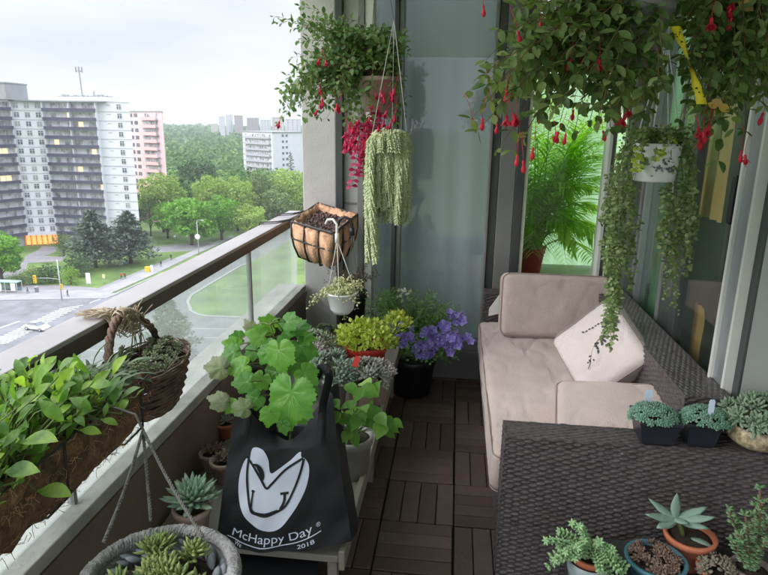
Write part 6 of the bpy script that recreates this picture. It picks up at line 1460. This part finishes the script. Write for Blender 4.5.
for k in range(44): v = rvec(); v.z = abs(v.z); rosette(mb, c + V((v.x * .070, v.y * .070, .082 + v.z * .022)), 9, .022, .011, .006, v + UP)
for k in range(16): a = ru(0, 6.28); p = c + V((math.cos(a) * ru(.0, .07), math.sin(a) * .06, .09)); mb.tube([p, p + rvec() * .012, p + rvec() * .03 + UP * .01], .0012, 4)
part('foliage', mb, l_brown, t)
c = spot(684, 528, ZS + .09); c.z = ZS + .001; c.y = min(c.y, 1.775); t = thing('potted_succulent', 'terracotta pot with a few long grey green paddle leaves', 'potted plant', c); pot(t, c, .074, .054, .105, m_terra)
mb, sm = MB(), MB(); sp_ = c + V((-.02, -.0, .09)); hd_ = sp_ + V((-.03, .0, .065)); sm.tube([sp_, sp_.lerp(hd_, .5) + V((.004, 0, 0)), hd_], .0075, 7)
for dx, dy, dz, L_ in ((-1, -.3, .15, .10), (-.8, -.6, -.1, .085), (1, -.3, .25, .10), (.8, .1, .3, .09), (-.1, .2, 1, .075), (-.9, .3, .4, .085), (.9, -.6, .0, .085), (.3, -.9, .2, .05)): mb.fat(hd_ - V((dx, dy, dz)).normalized() * .005, V((dx, dy, dz)), UP + V((0, -.3, 0)), L_ * 1.25, .036, .012, (.4, .75, 1, .9, .5, 0), -.3)
mb.fat(sp_ + V((.01, -.005, 0)), V((.9, -.4, .25)), UP, .09, .028, .010, (.4, .75, 1, .9, .5, 0), .9)
part('stem', sm, m_stem, t); part('foliage', mb, LF('leaf_paddle', [(.20, .31, .26), (.25, .36, .30)], .6, .05), t)
c = spot(716, 568, ZS + .06); c.z = ZS + .001; t = thing('potted_succulent', 'brown leaved low plant between the terracotta pot and the jade plant', 'potted plant', c); pot(t, c, .05, .04, .06, m_terra)
mb = MB()
for k in range(18): v = rvec(); v.z = abs(v.z); rosette(mb, c + V((v.x * .045, v.y * .04, .06 + v.z * .03)), 9, .028, .016, .007, v + UP)
part('foliage', mb, LF('leaf_brown_grey', [(.14, .10, .07), (.24, .20, .16), (.20, .22, .15)], .6, .05), t)
c = spot(752, 570, ZS + .06); c.z = ZS + .001; t = thing('potted_jade', 'upright bushy jade like succulent at the bottom right corner', 'potted plant', c); pot(t, c, .055, .042, .07, mat('pot_mauve', (.22, .17, .17), .7, .15, 10))
lm, sm = MB(), MB()
for tx, ty in ((760, 488), (763, 500), (728, 508), (735, 520), (745, 515), (750, 530), (765, 520), (740, 535), (775, 510), (732, 540), (768, 540), (756, 505)):
    e_ = at(tx, ty, dep(c) * ru(.9, .98)); P_ = bez(c + UP * .06, c.lerp(e_, .5) + rvec() * .02, e_, 9); sm.tube(P_, .003, 5)
    for i, p in enumerate(P_[1:]):
        for q in range(7): w = rvec(); w.z = abs(w.z) * .5; lm.fat(p, w, UP, .020, .011, .005, (.5, 1, .9, 0), 0, 5)
part('stems', sm, m_stemb, t); part('foliage', lm, l_jade, t)

# ============ air: one closed box of thin haze round everything
mb = MB(); mb.box((-7100, -7100, G - 30), (7100, 7100, 62)); hz = struct('haze', mb, mat('haze_dummy', (1, 1, 1)), kind='stuff')
m = bpy.data.materials.new('haze'); m.use_nodes = True; nt = m.node_tree; nt.nodes.clear(); o_ = nt.nodes.new('ShaderNodeOutputMaterial'); pv = nt.nodes.new('ShaderNodeVolumePrincipled')
pv.inputs['Color'].default_value = (.86, .93, 1, 1); pv.inputs['Density'].default_value = .00028; pv.inputs['Anisotropy'].default_value = 0; nt.links.new(pv.outputs[0], o_.inputs['Volume']); hz.data.materials.clear(); hz.data.materials.append(m)
